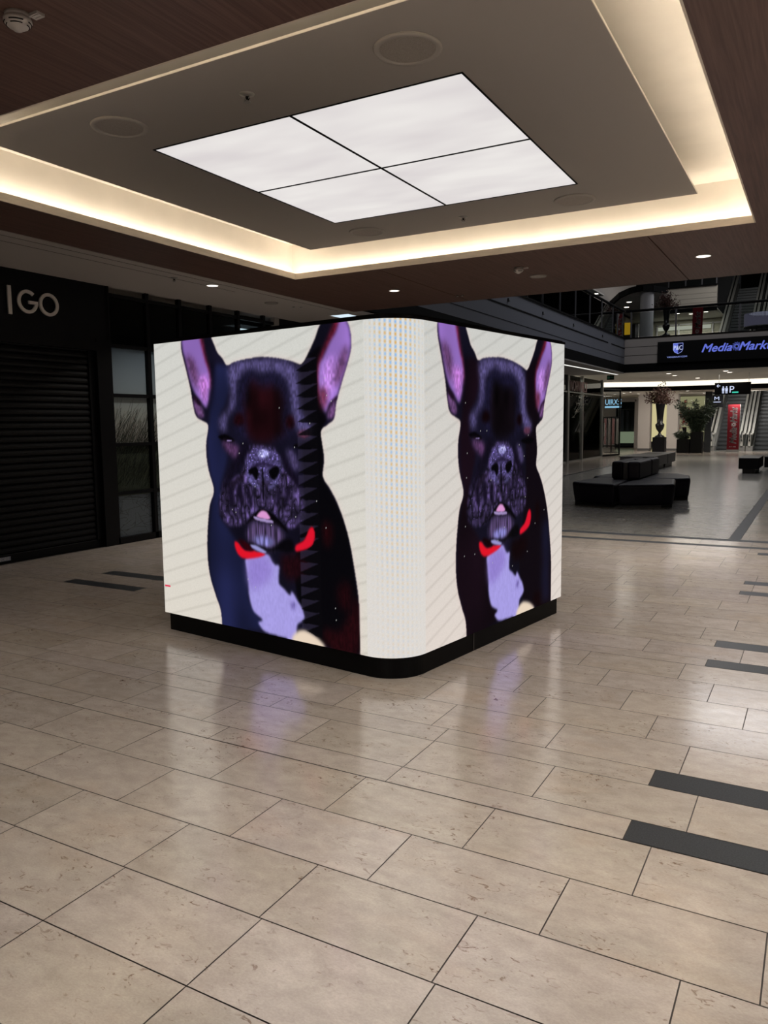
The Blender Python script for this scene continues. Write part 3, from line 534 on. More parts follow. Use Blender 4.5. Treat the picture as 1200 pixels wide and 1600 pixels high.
# ---------------------------------------------------------------- the video cube
ART=[
((232,196,190),9,'halo',[(0.328,2.153),(0.311,2.1),(0.311,2.029),(0.355,1.889),(0.391,1.767),(0.411,1.667),(0.44,1.579),(0.506,1.545),(0.566,1.512),(0.54,1.402),(0.535,1.315),(0.554,1.205),(0.602,1.069),(0.552,0.961),(0.519,0.78),(0.509,0.609),(0.53,0.463),(0.582,0.333),(0.628,0.236),(0.639,0.13),(0.633,0.02),(1.883,0.035),(1.879,0.134),(1.876,0.32),(1.873,0.476),(1.845,0.647),(1.811,0.808),(1.77,0.93),(1.722,1.034),(1.667,1.118),(1.608,1.194),(1.62,1.31),(1.598,1.464),(1.645,1.502),(1.703,1.539),(1.717,1.596),(1.731,1.652),(1.79,1.798),(1.828,1.888),(1.848,1.959),(1.841,2.041),(1.803,2.108),(1.661,2.139),(1.603,2.089),(1.569,2.026),(1.514,1.945),(1.453,1.877),(1.379,1.895),(1.255,1.922),(1.113,1.939),(0.965,1.935),(0.842,1.921),(0.775,1.904),(0.733,1.954),(0.687,1.993),(0.658,2.043),(0.628,2.097),(0.602,2.152)]),
((17,15,30),1.6,'sil',[(0.328,2.153),(0.311,2.1),(0.311,2.029),(0.355,1.889),(0.391,1.767),(0.411,1.667),(0.44,1.579),(0.506,1.545),(0.566,1.512),(0.54,1.402),(0.535,1.315),(0.554,1.205),(0.602,1.069),(0.552,0.961),(0.519,0.78),(0.509,0.609),(0.53,0.463),(0.582,0.333),(0.628,0.236),(0.639,0.13),(0.633,0.02),(1.883,0.035),(1.879,0.134),(1.876,0.32),(1.873,0.476),(1.845,0.647),(1.811,0.808),(1.77,0.93),(1.722,1.034),(1.667,1.118),(1.608,1.194),(1.62,1.31),(1.598,1.464),(1.645,1.502),(1.703,1.539),(1.717,1.596),(1.731,1.652),(1.79,1.798),(1.828,1.888),(1.848,1.959),(1.841,2.041),(1.803,2.108),(1.661,2.139),(1.603,2.089),(1.569,2.026),(1.514,1.945),(1.453,1.877),(1.379,1.895),(1.255,1.922),(1.113,1.939),(0.965,1.935),(0.842,1.921),(0.775,1.904),(0.733,1.954),(0.687,1.993),(0.658,2.043),(0.628,2.097),(0.602,2.152)]),
((26,29,60),6,'navy',[(0.634,1.907),(0.778,1.899),(0.805,1.804),(0.75,1.658),(0.681,1.575),(0.675,1.446),(0.703,1.371),(0.748,1.296),(0.672,1.077),(0.766,1.027),(0.647,0.922),(0.801,0.746),(0.89,0.623),(0.914,0.462),(0.924,0.332),(1.027,0.226),(1.009,0.147),(0.639,0.13),(0.628,0.236),(0.582,0.333),(0.53,0.463),(0.521,0.61),(0.531,0.78),(0.566,0.962),(0.605,1.074),(0.562,1.205),(0.553,1.403),(0.583,1.576),(0.611,1.78)]),
((10,6,16),8,'',[(0.61,1.908),(0.65,1.906),(0.624,1.726),(0.594,1.619)]),
((6,5,9),3,'black',[(1.445,1.863),(1.606,1.976),(1.59,1.855),(1.597,1.636),(1.646,1.54),(1.598,1.464),(1.616,1.31),(1.604,1.193),(1.673,1.099),(1.722,1.024),(1.77,0.93),(1.811,0.808),(1.842,0.647),(1.868,0.475),(1.87,0.319),(1.874,0.138),(1.596,0.146),(1.503,0.203),(1.421,0.231),(1.371,0.411),(1.35,0.616),(1.412,0.826),(1.446,1.029),(1.436,1.128),(1.45,1.149),(1.444,1.406),(1.513,1.464),(1.437,1.602),(1.428,1.748)]),
((45,10,16),9,'',[(1.598,0.248),(1.73,0.258),(1.873,0.476),(1.866,0.141),(1.609,0.148)]),
((38,8,14),9,'',[(1.71,0.514),(1.8,0.564),(1.822,0.41),(1.733,0.398)]),
((45,8,14),8,'',[(1.603,0.909),(1.668,0.904),(1.665,0.796),(1.612,0.772)]),
((40,10,18),9,'',[(1.238,0.667),(1.408,0.693),(1.488,0.63),(1.347,0.533),(1.262,0.544)]),
((84,76,122),8,'light',[(0.785,1.888),(0.888,1.929),(1.113,1.929),(1.311,1.907),(1.405,1.85),(1.428,1.748),(1.431,1.621),(1.476,1.542),(1.534,1.493),(1.486,1.435),(1.379,1.504),(1.343,1.643),(1.333,1.751),(1.279,1.813),(1.167,1.848),(1.094,1.831),(1.007,1.866),(0.914,1.83),(0.865,1.77),(0.861,1.676),(0.827,1.614),(0.762,1.573),(0.744,1.478),(0.696,1.478),(0.68,1.553),(0.78,1.626),(0.802,1.741),(0.787,1.825)]),
((26,24,50),12,'',[(0.914,1.82),(1.021,1.855),(1.107,1.801),(1.196,1.837),(1.292,1.783),(1.33,1.683),(1.34,1.564),(1.365,1.485),(1.236,1.405),(0.941,1.414),(0.852,1.488),(0.858,1.614),(0.879,1.738)]),
((34,9,14),11,'maroon',[(0.989,1.796),(1.048,1.783),(1.106,1.755),(1.235,1.755),(1.295,1.664),(1.284,1.545),(1.295,1.465),(1.208,1.415),(1.09,1.389),(0.972,1.425),(0.925,1.56),(0.947,1.715)]),
((105,28,55),5,'',[(0.49,2.14),(0.537,2.094),(0.564,1.985),(0.597,1.887),(0.603,1.791),(0.58,1.76),(0.539,1.837),(0.49,2.001)]),
((148,110,192),4,'ear',[(0.333,2.174),(0.482,2.151),(0.519,2.063),(0.554,1.954),(0.591,1.866),(0.594,1.781),(0.556,1.636),(0.497,1.681),(0.44,1.732),(0.394,1.821),(0.354,1.955),(0.321,2.044)]),
((92,58,98),8,'',[(0.352,1.988),(0.437,1.961),(0.481,1.839),(0.459,1.764),(0.396,1.854)]),
((188,120,205),8,'',[(0.481,1.839),(0.584,1.835),(0.579,1.749),(0.548,1.664),(0.5,1.73)]),
((100,68,112),4,'',[(0.421,1.689),(0.495,1.649),(0.525,1.577),(0.473,1.567),(0.43,1.623)]),
((30,14,30),3,'',[(0.414,1.722),(0.48,1.687),(0.495,1.643),(0.437,1.678)]),
((100,22,40),5,'',[(1.736,2.114),(1.778,2.092),(1.721,2.023),(1.656,1.945),(1.623,1.881),(1.593,1.722),(1.615,1.598),(1.585,1.675),(1.576,1.808),(1.591,1.893),(1.658,2.0)]),
((150,112,195),4,'ear',[(1.766,2.111),(1.815,2.098),(1.841,2.041),(1.842,1.941),(1.803,1.834),(1.757,1.735),(1.727,1.661),(1.674,1.634),(1.647,1.583),(1.624,1.607),(1.593,1.732),(1.594,1.855),(1.63,1.909),(1.683,1.989),(1.734,2.05)]),
((190,135,222),10,'',[(1.635,1.852),(1.718,1.904),(1.728,1.782),(1.662,1.672),(1.625,1.74)]),
((96,60,100),7,'',[(1.768,1.919),(1.818,1.961),(1.803,1.843),(1.726,1.727),(1.715,1.783)]),
((105,40,60),7,'',[(1.593,1.722),(1.65,1.711),(1.648,1.635),(1.621,1.598)]),
((30,12,28),3,'',[(1.738,1.679),(1.686,1.643),(1.66,1.597),(1.646,1.559),(1.692,1.624),(1.731,1.652)]),
((112,74,124),4,'',[(1.722,1.652),(1.712,1.558),(1.659,1.545),(1.662,1.587),(1.692,1.624)]),
((66,54,92),4,'speck',[(0.938,1.352),(1.031,1.378),(1.163,1.374),(1.247,1.314),(1.286,1.224),(1.395,1.147),(1.434,1.069),(1.447,1.069),(1.451,0.979),(1.428,0.898),(1.316,0.854),(1.253,0.891),(1.175,0.943),(1.073,0.968),(0.98,0.92),(0.908,0.852),(0.757,0.836),(0.669,0.874),(0.646,0.966),(0.671,1.066),(0.698,1.122),(0.774,1.178),(0.885,1.203)]),
((30,22,40),4,'',[(0.737,1.091),(0.772,1.135),(0.884,1.182),(0.899,1.161),(0.818,1.105),(0.766,1.027)]),
((38,9,16),5,'',[(0.849,1.583),(0.903,1.587),(0.931,1.529),(0.869,1.509),(0.823,1.53)]),
((38,9,16),5,'',[(1.319,1.564),(1.368,1.564),(1.379,1.504),(1.337,1.485),(1.304,1.515)]),
((16,12,26),5,'',[(0.91,1.404),(0.969,1.352),(0.887,1.235),(0.738,1.101),(0.688,1.078),(0.759,1.21)]),
((18,12,28),5,'',[(1.262,1.345),(1.369,1.206),(1.462,1.09),(1.408,1.117),(1.3,1.224)]),
((84,74,126),4,'speck2',[(0.936,1.299),(0.999,1.352),(1.119,1.366),(1.219,1.334),(1.262,1.254),(1.227,1.161),(1.168,1.139),(1.081,1.156),(1.005,1.133),(0.945,1.162),(0.926,1.236)]),
((36,28,56),3,'',[(0.995,1.248),(1.086,1.276),(1.202,1.252),(1.215,1.232),(1.085,1.25),(0.978,1.221)]),
((172,168,232),2,'speck2',[(1.047,1.334),(1.104,1.353),(1.15,1.335),(1.134,1.305),(1.065,1.304)]),
((5,4,8),2,'',[(0.956,1.221),(1.025,1.24),(1.05,1.197),(1.024,1.154),(0.992,1.185),(0.95,1.194)]),
((5,4,8),2,'',[(1.155,1.231),(1.223,1.248),(1.238,1.213),(1.198,1.165),(1.162,1.169),(1.142,1.2)]),
((8,6,12),2,'',[(1.078,1.219),(1.092,1.219),(1.094,1.032),(1.079,1.031)]),
((100,92,150),4,'speck2',[(0.946,1.183),(1.02,1.133),(1.064,1.114),(1.019,1.102),(0.945,1.152)]),
((100,92,150),4,'speck2',[(1.138,1.117),(1.227,1.161),(1.212,1.13),(1.152,1.097)]),
((22,16,34),4,'',[(0.833,1.094),(0.882,1.128),(0.891,0.979),(0.852,0.999)]),
((22,16,34),4,'',[(0.926,1.077),(0.957,1.089),(0.983,0.984),(0.952,0.972)]),
((22,16,34),4,'',[(1.311,1.124),(1.332,1.114),(1.292,1.001),(1.272,1.01)]),
((22,16,34),4,'',[(1.225,1.1),(1.246,1.101),(1.221,0.997),(1.199,0.996)]),
((22,16,34),4,'',[(0.753,1.08),(0.786,1.103),(0.796,0.985),(0.756,0.983)]),
((4,3,6),2,'',[(0.666,1.437),(0.739,1.451),(0.825,1.414),(0.8,1.397),(0.705,1.412)]),
((150,135,190),1,'',[(0.746,1.414),(0.798,1.414),(0.798,1.406),(0.756,1.403)]),
((4,3,6),2,'',[(1.368,1.381),(1.451,1.401),(1.564,1.392),(1.523,1.357),(1.429,1.361)]),
((84,54,92),6,'',[(0.705,1.403),(0.832,1.388),(0.864,1.351),(0.827,1.297),(0.781,1.318),(0.734,1.35)]),
((74,64,104),6,'',[(1.305,1.355),(1.374,1.336),(1.412,1.247),(1.37,1.226),(1.331,1.285)]),
((90,50,70),4,'',[(1.419,1.47),(1.513,1.469),(1.485,1.43),(1.418,1.435)]),
((6,4,8),2,'',[(0.916,0.857),(0.988,0.923),(1.07,0.968),(1.175,0.934),(1.26,0.876),(1.301,0.827),(1.244,0.854),(1.158,0.869),(1.009,0.885)]),
((218,150,208),2,'flat',[(1.03,0.932),(1.067,0.957),(1.11,0.949),(1.145,0.908),(1.093,0.901),(1.018,0.912)]),
((172,152,205),1.5,'teeth',[(0.992,0.915),(1.056,0.904),(1.156,0.898),(1.166,0.88),(1.07,0.882),(0.998,0.895)]),
((72,58,92),6,'hair',[(0.933,0.83),(0.979,0.883),(1.084,0.872),(1.187,0.871),(1.258,0.824),(1.256,0.772),(1.166,0.702),(1.047,0.711),(0.941,0.73),(0.913,0.787)]),
((122,118,182),5,'hair',[(0.982,0.771),(1.066,0.788),(1.162,0.775),(1.145,0.726),(1.048,0.718),(0.988,0.74)]),
((6,5,9),4,'',[(0.926,0.734),(1.033,0.72),(1.152,0.717),(1.241,0.771),(1.327,0.788),(1.353,0.719),(1.282,0.702),(1.21,0.706),(1.121,0.687),(1.001,0.698)]),
((166,156,226),3,'chest',[(0.897,0.618),(0.968,0.641),(1.106,0.67),(1.149,0.627),(1.177,0.608),(1.213,0.602),(1.205,0.496),(1.252,0.459),(1.304,0.424),(1.323,0.452),(1.371,0.396),(1.414,0.344),(1.426,0.284),(1.365,0.239),(1.356,0.169),(1.334,0.134),(1.218,0.136),(1.07,0.145),(1.018,0.181),(1.003,0.201),(1.043,0.226),(0.96,0.271),(0.922,0.365),(0.917,0.462),(0.905,0.548)]),
((146,128,206),10,'chest',[(0.921,0.626),(1.105,0.654),(1.145,0.531),(0.943,0.422)]),
((90,76,140),5,'',[(1.316,0.373),(1.349,0.382),(1.34,0.34),(1.319,0.337)]),
((232,212,190),4,'flat',[(1.312,0.13),(1.364,0.196),(1.421,0.212),(1.476,0.203),(1.543,0.178),(1.595,0.125),(1.417,0.095)]),
((224,20,40),2.5,'flat',[(0.793,0.729),(0.831,0.724),(0.885,0.682),(0.97,0.682),(1.084,0.676),(1.045,0.649),(0.905,0.622),(0.843,0.633),(0.804,0.675)]),
((55,4,14),3,'',[(0.833,0.748),(0.918,0.732),(0.978,0.685),(0.9,0.683)]),
((220,20,45),2.5,'flat',[(1.368,0.753),(1.439,0.792),(1.485,0.869),(1.52,0.876),(1.534,0.825),(1.508,0.763),(1.444,0.731),(1.367,0.715)]),
((150,148,205),2,'flat',[(0.949,0.723),(1.005,0.72),(1.095,0.689),(1.076,0.675),(1.001,0.689),(0.959,0.705)])]

def smooth2(a, s):
    if s < .3: return a
    k = int(3*s)+1; x = np.arange(-k, k+1); g = np.exp(-x*x/(2*s*s)); g /= g.sum()
    a = np.pad(a, ((k, k), (k, k)), 'edge')
    a = np.apply_along_axis(lambda r: np.convolve(r, g, 'valid'), 0, a); return np.apply_along_axis(lambda r: np.convolve(r, g, 'valid'), 1, a)
def spline(P, n=4):
    P = np.array(P); k = len(P); out = []
    for i in range(k):
        p0, p1, p2, p3 = P[i-1], P[i], P[(i+1) % k], P[(i+2) % k]
        for j in range(n):
            t = j/n; out.append(.5*((2*p1)+(-p0+p2)*t+(2*p0-5*p1+4*p2-p3)*t*t+(-p0+3*p1-3*p2+p3)*t**3))
    return out
def inside(U, V, P):
    r = np.zeros(U.shape, bool); k = len(P)
    for i in range(k):
        x1, y1 = P[i]; x2, y2 = P[(i+1) % k]
        if y1 == y2: continue
        c = ((y1 > V) != (y2 > V)) & (U < (x2-x1)*(V-y1)/(y2-y1)+x1); r ^= c
    return r
def fnoise(shape, sx, sy, r):
    n = smooth2(r.random(shape), 1)
    a = r.random((int(shape[0]/sx)+3, int(shape[1]/sy)+3)); xi = np.arange(shape[0])/sx; yi = np.arange(shape[1])/sy
    x0 = xi.astype(int); y0 = yi.astype(int); fx = (xi-x0)[:, None]; fy = (yi-y0)[None, :]; fx = fx*fx*(3-2*fx); fy = fy*fy*(3-2*fy)
    A = a[np.ix_(x0, y0)]; B_ = a[np.ix_(x0+1, y0)]; Cc = a[np.ix_(x0, y0+1)]; D = a[np.ix_(x0+1, y0+1)]
    return (A*(1-fx)+B_*fx)*(1-fy)+(Cc*(1-fx)+D*fx)*fy
def paint(u, v, right):
    """the picture the screen shows: a dark dog with a red collar before an off-white ground; display colours 0..255"""
    r = np.random.default_rng(21+right); U, V = np.meshgrid(u, v, indexing='ij'); cell = u[1]-u[0]
    uu = U-(.078 if right else 0.)
    img = np.empty(U.shape+(3,)); t = np.clip(V/2.1, 0, 1)[..., None]
    top = np.array([204, 204, 199.]) if right else np.array([209, 209, 203.]); bot = np.array([226, 214, 205.]) if right else np.array([222, 215, 203.])
    img[:] = bot*(1-t)+top*t
    st = (V-uu*.30 if not right else V-uu*.42)/.108; d = np.abs((st % 1)-.5)*2; img -= (np.clip((d-.70)/.3, 0, 1)*14)[..., None]
    img += (r.random(U.shape)[..., None]-.5)*9
    fur = fnoise(U.shape, 2.4, 5, r); r1 = np.abs(2*fnoise(U.shape, 9, 17, r)-1); r2 = np.abs(2*fnoise(U.shape, 5, 9, r)-1); md = fnoise(U.shape, 16, 30, r); sp = fnoise(U.shape, 2.2, 2.2, r); wr = fnoise(U.shape, 5, 22, r); big = fnoise(U.shape, 40, 60, r)
    sil = None
    for col, soft, kind, P in ART:
        if soft < 1.1: pts = P
        else: pts = spline(P)
        if kind == 'halo': m = smooth2(inside(uu, V, pts).astype(float), 5)*.55
        else: m = smooth2(inside(uu, V, pts).astype(float), max(.5, soft*.62))
        if kind == 'sil': sil = m
        c = np.array(col, float)
        if right:
            if kind == 'navy': c = np.array([20, 9, 18.])
            if kind == 'black': c = np.array([13, 7, 14.])
            if kind == 'maroon': c = np.array([10, 6, 10.])
        if c[0] < 60 and c[0] > c[2]*1.8: c = c*(.35 if right else .75)
        L = np.ones(U.shape)
        if kind in ('speck', 'hair', 'light', ''): L = .78+.44*fur
        if kind == 'speck': L = (.30+1.05*r1**.7)*(.55+.75*r2)*(.85+.3*fur)*1.15+np.where(sp > .93, .7, 0)
        if kind == 'maroon': L = .35+1.3*md
        if kind == 'speck2': L = .5+.55*sp+.35*r2+np.where(sp > .88, .7, 0)
        if kind == 'hair': L = .45+1.1*fnoise(U.shape, 2.2, 26, r)
        if kind == 'ear': L = .88+.24*big
        if kind == 'chest': L = .97+.06*fur
        if kind in ('navy', 'sil'): L = .7+.6*big
        if kind == 'flat': L = np.ones(U.shape)
        cc = c[None, None, :]*L[..., None]
        if kind not in ('sil', 'halo') and sil is not None and kind != 'chest': m = m*np.clip(sil*1.6, 0, 1)
        m = m[..., None]; img = img*(1-m)+np.clip(cc, 0, 255)*m
    if right:
        q = smooth2(inside(uu, V, [(1.72, .14), (1.72, .75), (1.84, .8), (1.87, .14)]).astype(float), 8)*.7*sil; img = img*(1-q[..., None])+np.array([24, 26, 52.])*q[..., None]
    else:   # jagged interference down the module seam
        for k in range(22):
            y0 = 1.905-.0785*k
            a = inside(uu, V, [(1.405, y0), (1.58-.001*k, y0+.006), (1.405, y0-.062)]); b = inside(uu, V, [(1.575, y0+.004), (1.575, y0-.072), (1.40, y0-.066)])
            ma = smooth2(a.astype(float), .6)*np.clip(sil, 0, 1)*.55; mb_ = smooth2(b.astype(float), .6)*np.clip(sil, 0, 1)*.85*(img[..., 0] < 125)
            img = img*(1-mb_[..., None])+np.array([8, 7, 11.])*mb_[..., None]; dk = (img.mean(-1) < 45)[..., None]*ma[..., None]
            img = img*(1-dk)+np.array([54, 48, 72.])*dk
    fr = np.clip((U-1.87)/.30, 0, 1) if not right else np.clip(1-(U-.2)/.16, 0, 1)*.6
    img = np.clip(img, 0, 255); img = moire(img, U, V, fr)
    for k in range(26):
        i, j = r.integers(60, len(u)-60), r.integers(40, len(v)-60)
        if sil[i, j] > .9: img[i:i+1, j:j+2] = 190
    if not right: img[3:18, int((.335-v[0])/cell):int((.335-v[0])/cell)+3] = (225, 60, 90)
    return img
def moire(img, U, V, fr):
    """coloured beat pattern of the LED grid around the rounded corner"""
    top = np.clip((V-.2)/1.7, .15, 1)
    c_ = np.cos(2*PI*U/.030); a = np.sin(2*PI*(V+.12*U)/.046)*np.clip(c_*1.3, 0, 1); b = -c_
    amp = (np.clip(fr, 0, 1.3)**2*top*1.5)[..., None]
    return np.clip(img+amp*(a[..., None]*np.array([17, -5, -34.])-np.clip(a, 0, 1)[..., None]*10-np.clip(-a, 0, 1)[..., None]*14+b[..., None]*np.array([5, 5, 7.])), 0, 255)
def led_cube():
    cy = math.radians(-8.28182); cl = np.array([math.cos(cy), math.sin(cy)]); cr = np.array([-math.sin(cy), math.cos(cy)])
    l0, l1, r0, r1, R = -4.77, -2.583, 3.505, 5.65, .25; z0, z1 = .133, 2.098
    d = .0043; nv = int((z1-z0)/d); v = np.linspace(z0, z1, nv)
    uL = np.arange(0, l1-R-l0, d); uR = np.arange(R, r1-r0, d); nA = 90
    # left face up to the corner, arc, right face
    full = np.concatenate([uL, uL[-1]+d*np.arange(1, 61)]); PL = paint(full, v, False)[:len(uL)]
    fr_ = np.concatenate([uR[0]-d*np.arange(60, 0, -1), uR]); PR = paint(fr_, v, True)[60:]
    th = np.linspace(0, PI/2, nA+2)[1:-1]; AU, AV = np.meshgrid(th*R, v, indexing='ij')
    tt = (AV/2.1)[..., None]; base = np.array([222, 216, 210.])*(1-tt)+np.array([214, 213, 208.])*tt
    PA = moire(base+(rng.random(AU.shape)[..., None]-.5)*8, AU+uL[-1], AV, (.25+np.sin(th*2)*.95)[:, None]*np.ones_like(AU))
    def lr(l, r): return cl[None, :]*np.asarray(l)[:, None]+cr[None, :]*np.asarray(r)[:, None]
    xyL = lr(l0+uL, np.full(len(uL), r0)); xyA = lr(l1-R+R*np.sin(th), r0+R-R*np.cos(th)); xyR = lr(np.full(len(uR), l1), r0+uR)
    xy = np.concatenate([xyL, xyA, xyR]); cols = np.concatenate([PL, PA, PR]); nu = len(xy)
    c0 = cl*(l0+l1)/2+cr*(r0+r1)/2
    V = np.empty((nu, nv, 3)); V[..., :2] = (xy-c0)[:, None, :]; V[..., 2] = v[None, :]
    t = thing('video_cube', 'large LED video cube on a black plinth showing a dark dog on two faces', 'video screen', (c0[0], c0[1], 0))
    me = grid_mesh('screen', V.reshape(-1, 3), nu, nv, s2l(cols.reshape(-1, 3))); link('screen', me, M['screen'], t)
    def outline(k, rad, n=16):
        P = [(l0+k, r0+k), (l1-k-rad, r0+k)]+[(l1-k-rad+rad*math.sin(a), r0+k+rad-rad*math.cos(a)) for a in np.linspace(0, PI/2, n)[1:-1]]+[(l1-k, r0+k+rad), (l1-k, r1-k), (l0+k, r1-k)]
        return [tuple(cl*a+cr*b) for a, b in P]
    build('body', MB().prism(outline(.012, R-.012), .14, 2.125), M['plinth'], t)
    build('top_trim', MB().prism(outline(-.004, R+.004), 2.099, 2.116), M['plinth'], t)
    build('plinth', MB().prism(outline(.025, R-.02), 0.0, .132), M['plinth'], t)
    a = cl*(l1-.024)+cr*4.35; build('plinth_joint', MB().bar((a[0], a[1], .004), (a[0], a[1], .13), .006, .006), M['gap'], t)
led_cube()
# ---------------------------------------------------------------- atrium shell, balconies
ZF, ZL = 4.5, 3.35       # upper floor level, lower ceiling
def shell():
    X0 = -6.5
    struct('trim_9', MB().box(X0-.25, X0, YE, 30, 3.35, 3.65).box(X0-.25, 5, 30, 30.25, 3.35, 3.65), M['seam'])
    struct('wall_left', MB().box(X0-.22, X0, YE, 30.0, 3.65, 4.57), M['fascia'])
    struct('wall_back', MB().box(X0-.22, 5, 30.0, 30.22, 3.65, 4.57), M['fascia2'])
    s = MB().box(X0, X0+.012, YE+.1, 27.4, 4.215, 4.245).box(X0, X0+.008, YE+.1, 29.9, 3.885, 3.893).box(X0, X0+.012, 27.9, 29.99, 4.215, 4.245)
    s.box(X0+.01, -5.32, 29.988, 29.998, 4.262, 4.27).box(X0+.01, -5.32, 29.988, 29.998, 3.955, 3.963)
    struct('trim_10', s, M['seam'])
    struct('trim_11', MB().box(X0-.26, X0+.03, YE, 30.0, 4.57, 4.61).box(X0-.26, 5, 29.97, 30.26, 4.57, 4.61), M['seam'])
    for i, y in enumerate((17.6, 20.2, 23.1, 26.6)):
        t = thing('wall_bracket', 'small dark bracket on the blue-grey balcony front, %s' % ('nearest the camera', 'second from the camera', 'third from the camera', 'farthest one')[i], 'bracket', (X0, y, 4.4), 'brackets on the balcony front')
        build('plate', MB().box(X0, X0+.02, y-.02, y+.02, 4.33, 4.41), M['seam'], t); build('knob', MB().lathe([(.018, 0), (.018, .03), (0, .035)], (X0+.02, y, 4.35), 10, 'x'), M['steeld'], t)
    # slabs
    struct('floor', MB().box(-14, X0-.2, YE, 30, 3.66, ZF), M['seam']); struct('floor', MB().box(-14, 5, 30.2, 42.0, 3.66, ZF), M['seam']); struct('floor', MB().box(-14, -5.3, 42, 50, 3.66, ZF), M['seam'])
    struct('ceiling', MB().box(-14, X0-.2, 28.5, 38.6, ZL, ZL+.06), M['cream']); struct('ceiling', MB().box(X0-.2, 5, 30.22, 38.6, ZL, ZL+.06), M['cream'])
    # lit bulkhead
    P = [(-13, 34.0), (-10.5, 35.6), (-9, 36.6), (-7.6, 37.4), (-6, 37.9), (-4, 38.1), (5, 38.2)]
    a, b, c = MB(), MB(), MB()
    for p, q in zip(P, P[1:]):
        for mb, z0, z1, off, th in ((a, 3.13, 3.345, 0, .10), (b, 2.93, 3.13, -.04, .16)):
            mb.quad((p[0], p[1]+off, z0), (q[0], q[1]+off, z0), (q[0], q[1]+off, z1), (p[0], p[1]+off, z1)); mb.quad((p[0], p[1]+off, z1), (q[0], q[1]+off, z1), (q[0], q[1]+off+th, z1), (p[0], p[1]+off+th, z1))
            mb.quad((q[0], q[1]+off+th, z0), (p[0], p[1]+off+th, z0), (p[0], p[1]+off+th, z1), (q[0], q[1]+off+th, z1)); mb.quad((p[0], p[1]+off+th, z0), (q[0], q[1]+off+th, z0), (q[0], q[1]+off, z0), (p[0], p[1]+off, z0))
    t = thing('cove_light', 'long bright band of cove light curving under the lower far ceiling', 'light', (-4, 38.1, 3.2)); build('band', a, M['cove'], t)
    struct('trim_12', b, M['seam'])
    poly = [(x, y+.1) for x, y in P]+[(5, 42), (-5.2, 42), (-5.2, 48.2), (-13, 48.2)]
    struct('ceiling', MB().prism(poly, 2.95, 3.0), M['cream'])
    # far walls
    struct('wall_far', MB().box(-14, -10.9, 48, 48.2, 0, 3.4).box(-9.65, -8.85, 48, 48.2, 0, 3.4).box(-7.9, -7.35, 48, 48.2, 0, 3.4).box(-5.75, -5.68, 48, 48.2, 0, 3.4).box(-10.9, -9.65, 48, 48.2, 2.85, 3.4).box(-8.85, -7.9, 48, 48.2, 3.02, 3.4), M['pillar'])
    struct('wall_far', MB().box(-7.35, -5.7, 48, 48.2, 3.06, 3.4).box(-5.68, 5, 56, 56.2, 0, 4.4), M['seam'])
    struct('baseboard_far', MB().box(-10.9, -9.65, 47.97, 48, 0, .09).box(-8.85, -7.9, 47.97, 48, .26, .36), M['seam'])
    struct('wall_left', MB().box(-14.1, -14, YE, 50, 0, 12), M['shopdark'])
    struct('wall_right', MB().box(7, 7.1, -8, 62, 0, 12), M['shopdark'])
    struct('wall_near', MB().box(-14, 7, -8.1, -8, 0, 3.4), M['pillar'])
    struct('ceiling', MB().box(-14, 7, YE, 62, 12, 12.1), M['shopdark'])
    # upper storey
    struct('wall_left', MB().box(-9.2, -9.0, 12, 44, 7.0, 10.5), M['pillar'])
    struct('ceiling', MB().box(-14, -8.5, 12, 35.0, 7.0, 7.06), M['cream'])
    W = MB()
    for y in np.arange(14, 36, 1.9): W.box(-9.05, -8.95, y, y+.1, 4.5, 7)
    struct('window_2', W, M['steeld']); struct('window_2', MB().box(-9.02, -9.0, 14, 36, 4.5, 7.0), M['glass'])
    struct('wall_left', MB().box(-11, -10.9, 14, 36, 4.5, 7), M['offw'])
    A = [(-12, 43.6), (-10.9, 42.6), (-9.65, 39.92), (-9.15, 38.6), (-8.71, 37.55), (-8.02, 35.87), (-7.4, 34.92), (-7.1, 34.65), (-6.8, 34.51), (-6.45, 34.8), (-6.01, 35.67)]
    struct('ceiling', MB().prism(A+[(-6.39, 38.0), (-7.6, 43.9), (-12, 43.9)], 7.0, 7.06), M['cream'])
    struct('ceiling', MB().box(-12, -7.45, 43.9, 47.9, 7.3, 7.35), M['cream'])
    e = MB()
    for p, q in zip(A, A[1:]): e.bar((*p, 7.10), (*q, 7.10), .10, .24)
    struct('trim_13', e, M['seam'])
    struct('wall_far', MB().box(-7.45, -4.95, 44, 44.2, 7.4, 8.45), M['creamfascia']); struct('trim_14', MB().box(-7.45, -4.95, 43.97, 44.2, 7.2, 7.4).box(-7.45, -4.95, 43.9, 44.2, 8.45, 8.52), M['seam'])
    s = MB()
    for z in (7.63, 7.86, 8.1): s.box(-7.45, -4.96, 43.99, 44, z, z+.012)
    struct('trim_15', s, M['offw'])
    struct('wall_far', MB().box(-12, -4.9, 48, 48.2, 4.5, 7.5), M['creamw2']); struct('ceiling', MB().box(-7.44, -4.95, 44.2, 50, 7.3, 7.35), M['cream'])
    struct('wall_far', MB().box(-4.9, 5, 56, 56.2, 4.4, 12), M['seam']); struct('wall_far', MB().box(-14, -4.9, 50, 50.2, 7.5, 12), M['shopdark'])
    W = MB()
    for x in (-8.6, -7.4, -6.5, -5.6): W.box(x, x+.07, 47.93, 48, 4.5, 7.1)
    W.box(-8.6, -5.0, 47.93, 48, 7.0, 7.07); struct('window_3', W, M['pillar2'])
    t = thing('light_band', 'pale lit band above the upper far shop fronts', 'light', (-7, 47.9, 6.9), None); build('band', MB().box(-8.5, -6.55, 47.9, 47.96, 6.74, 6.94), M['darkglassband'], t); build('band', MB().box(-6.4, -5.65, 47.9, 47.96, 6.74, 6.94), M['darkglassband'], t)
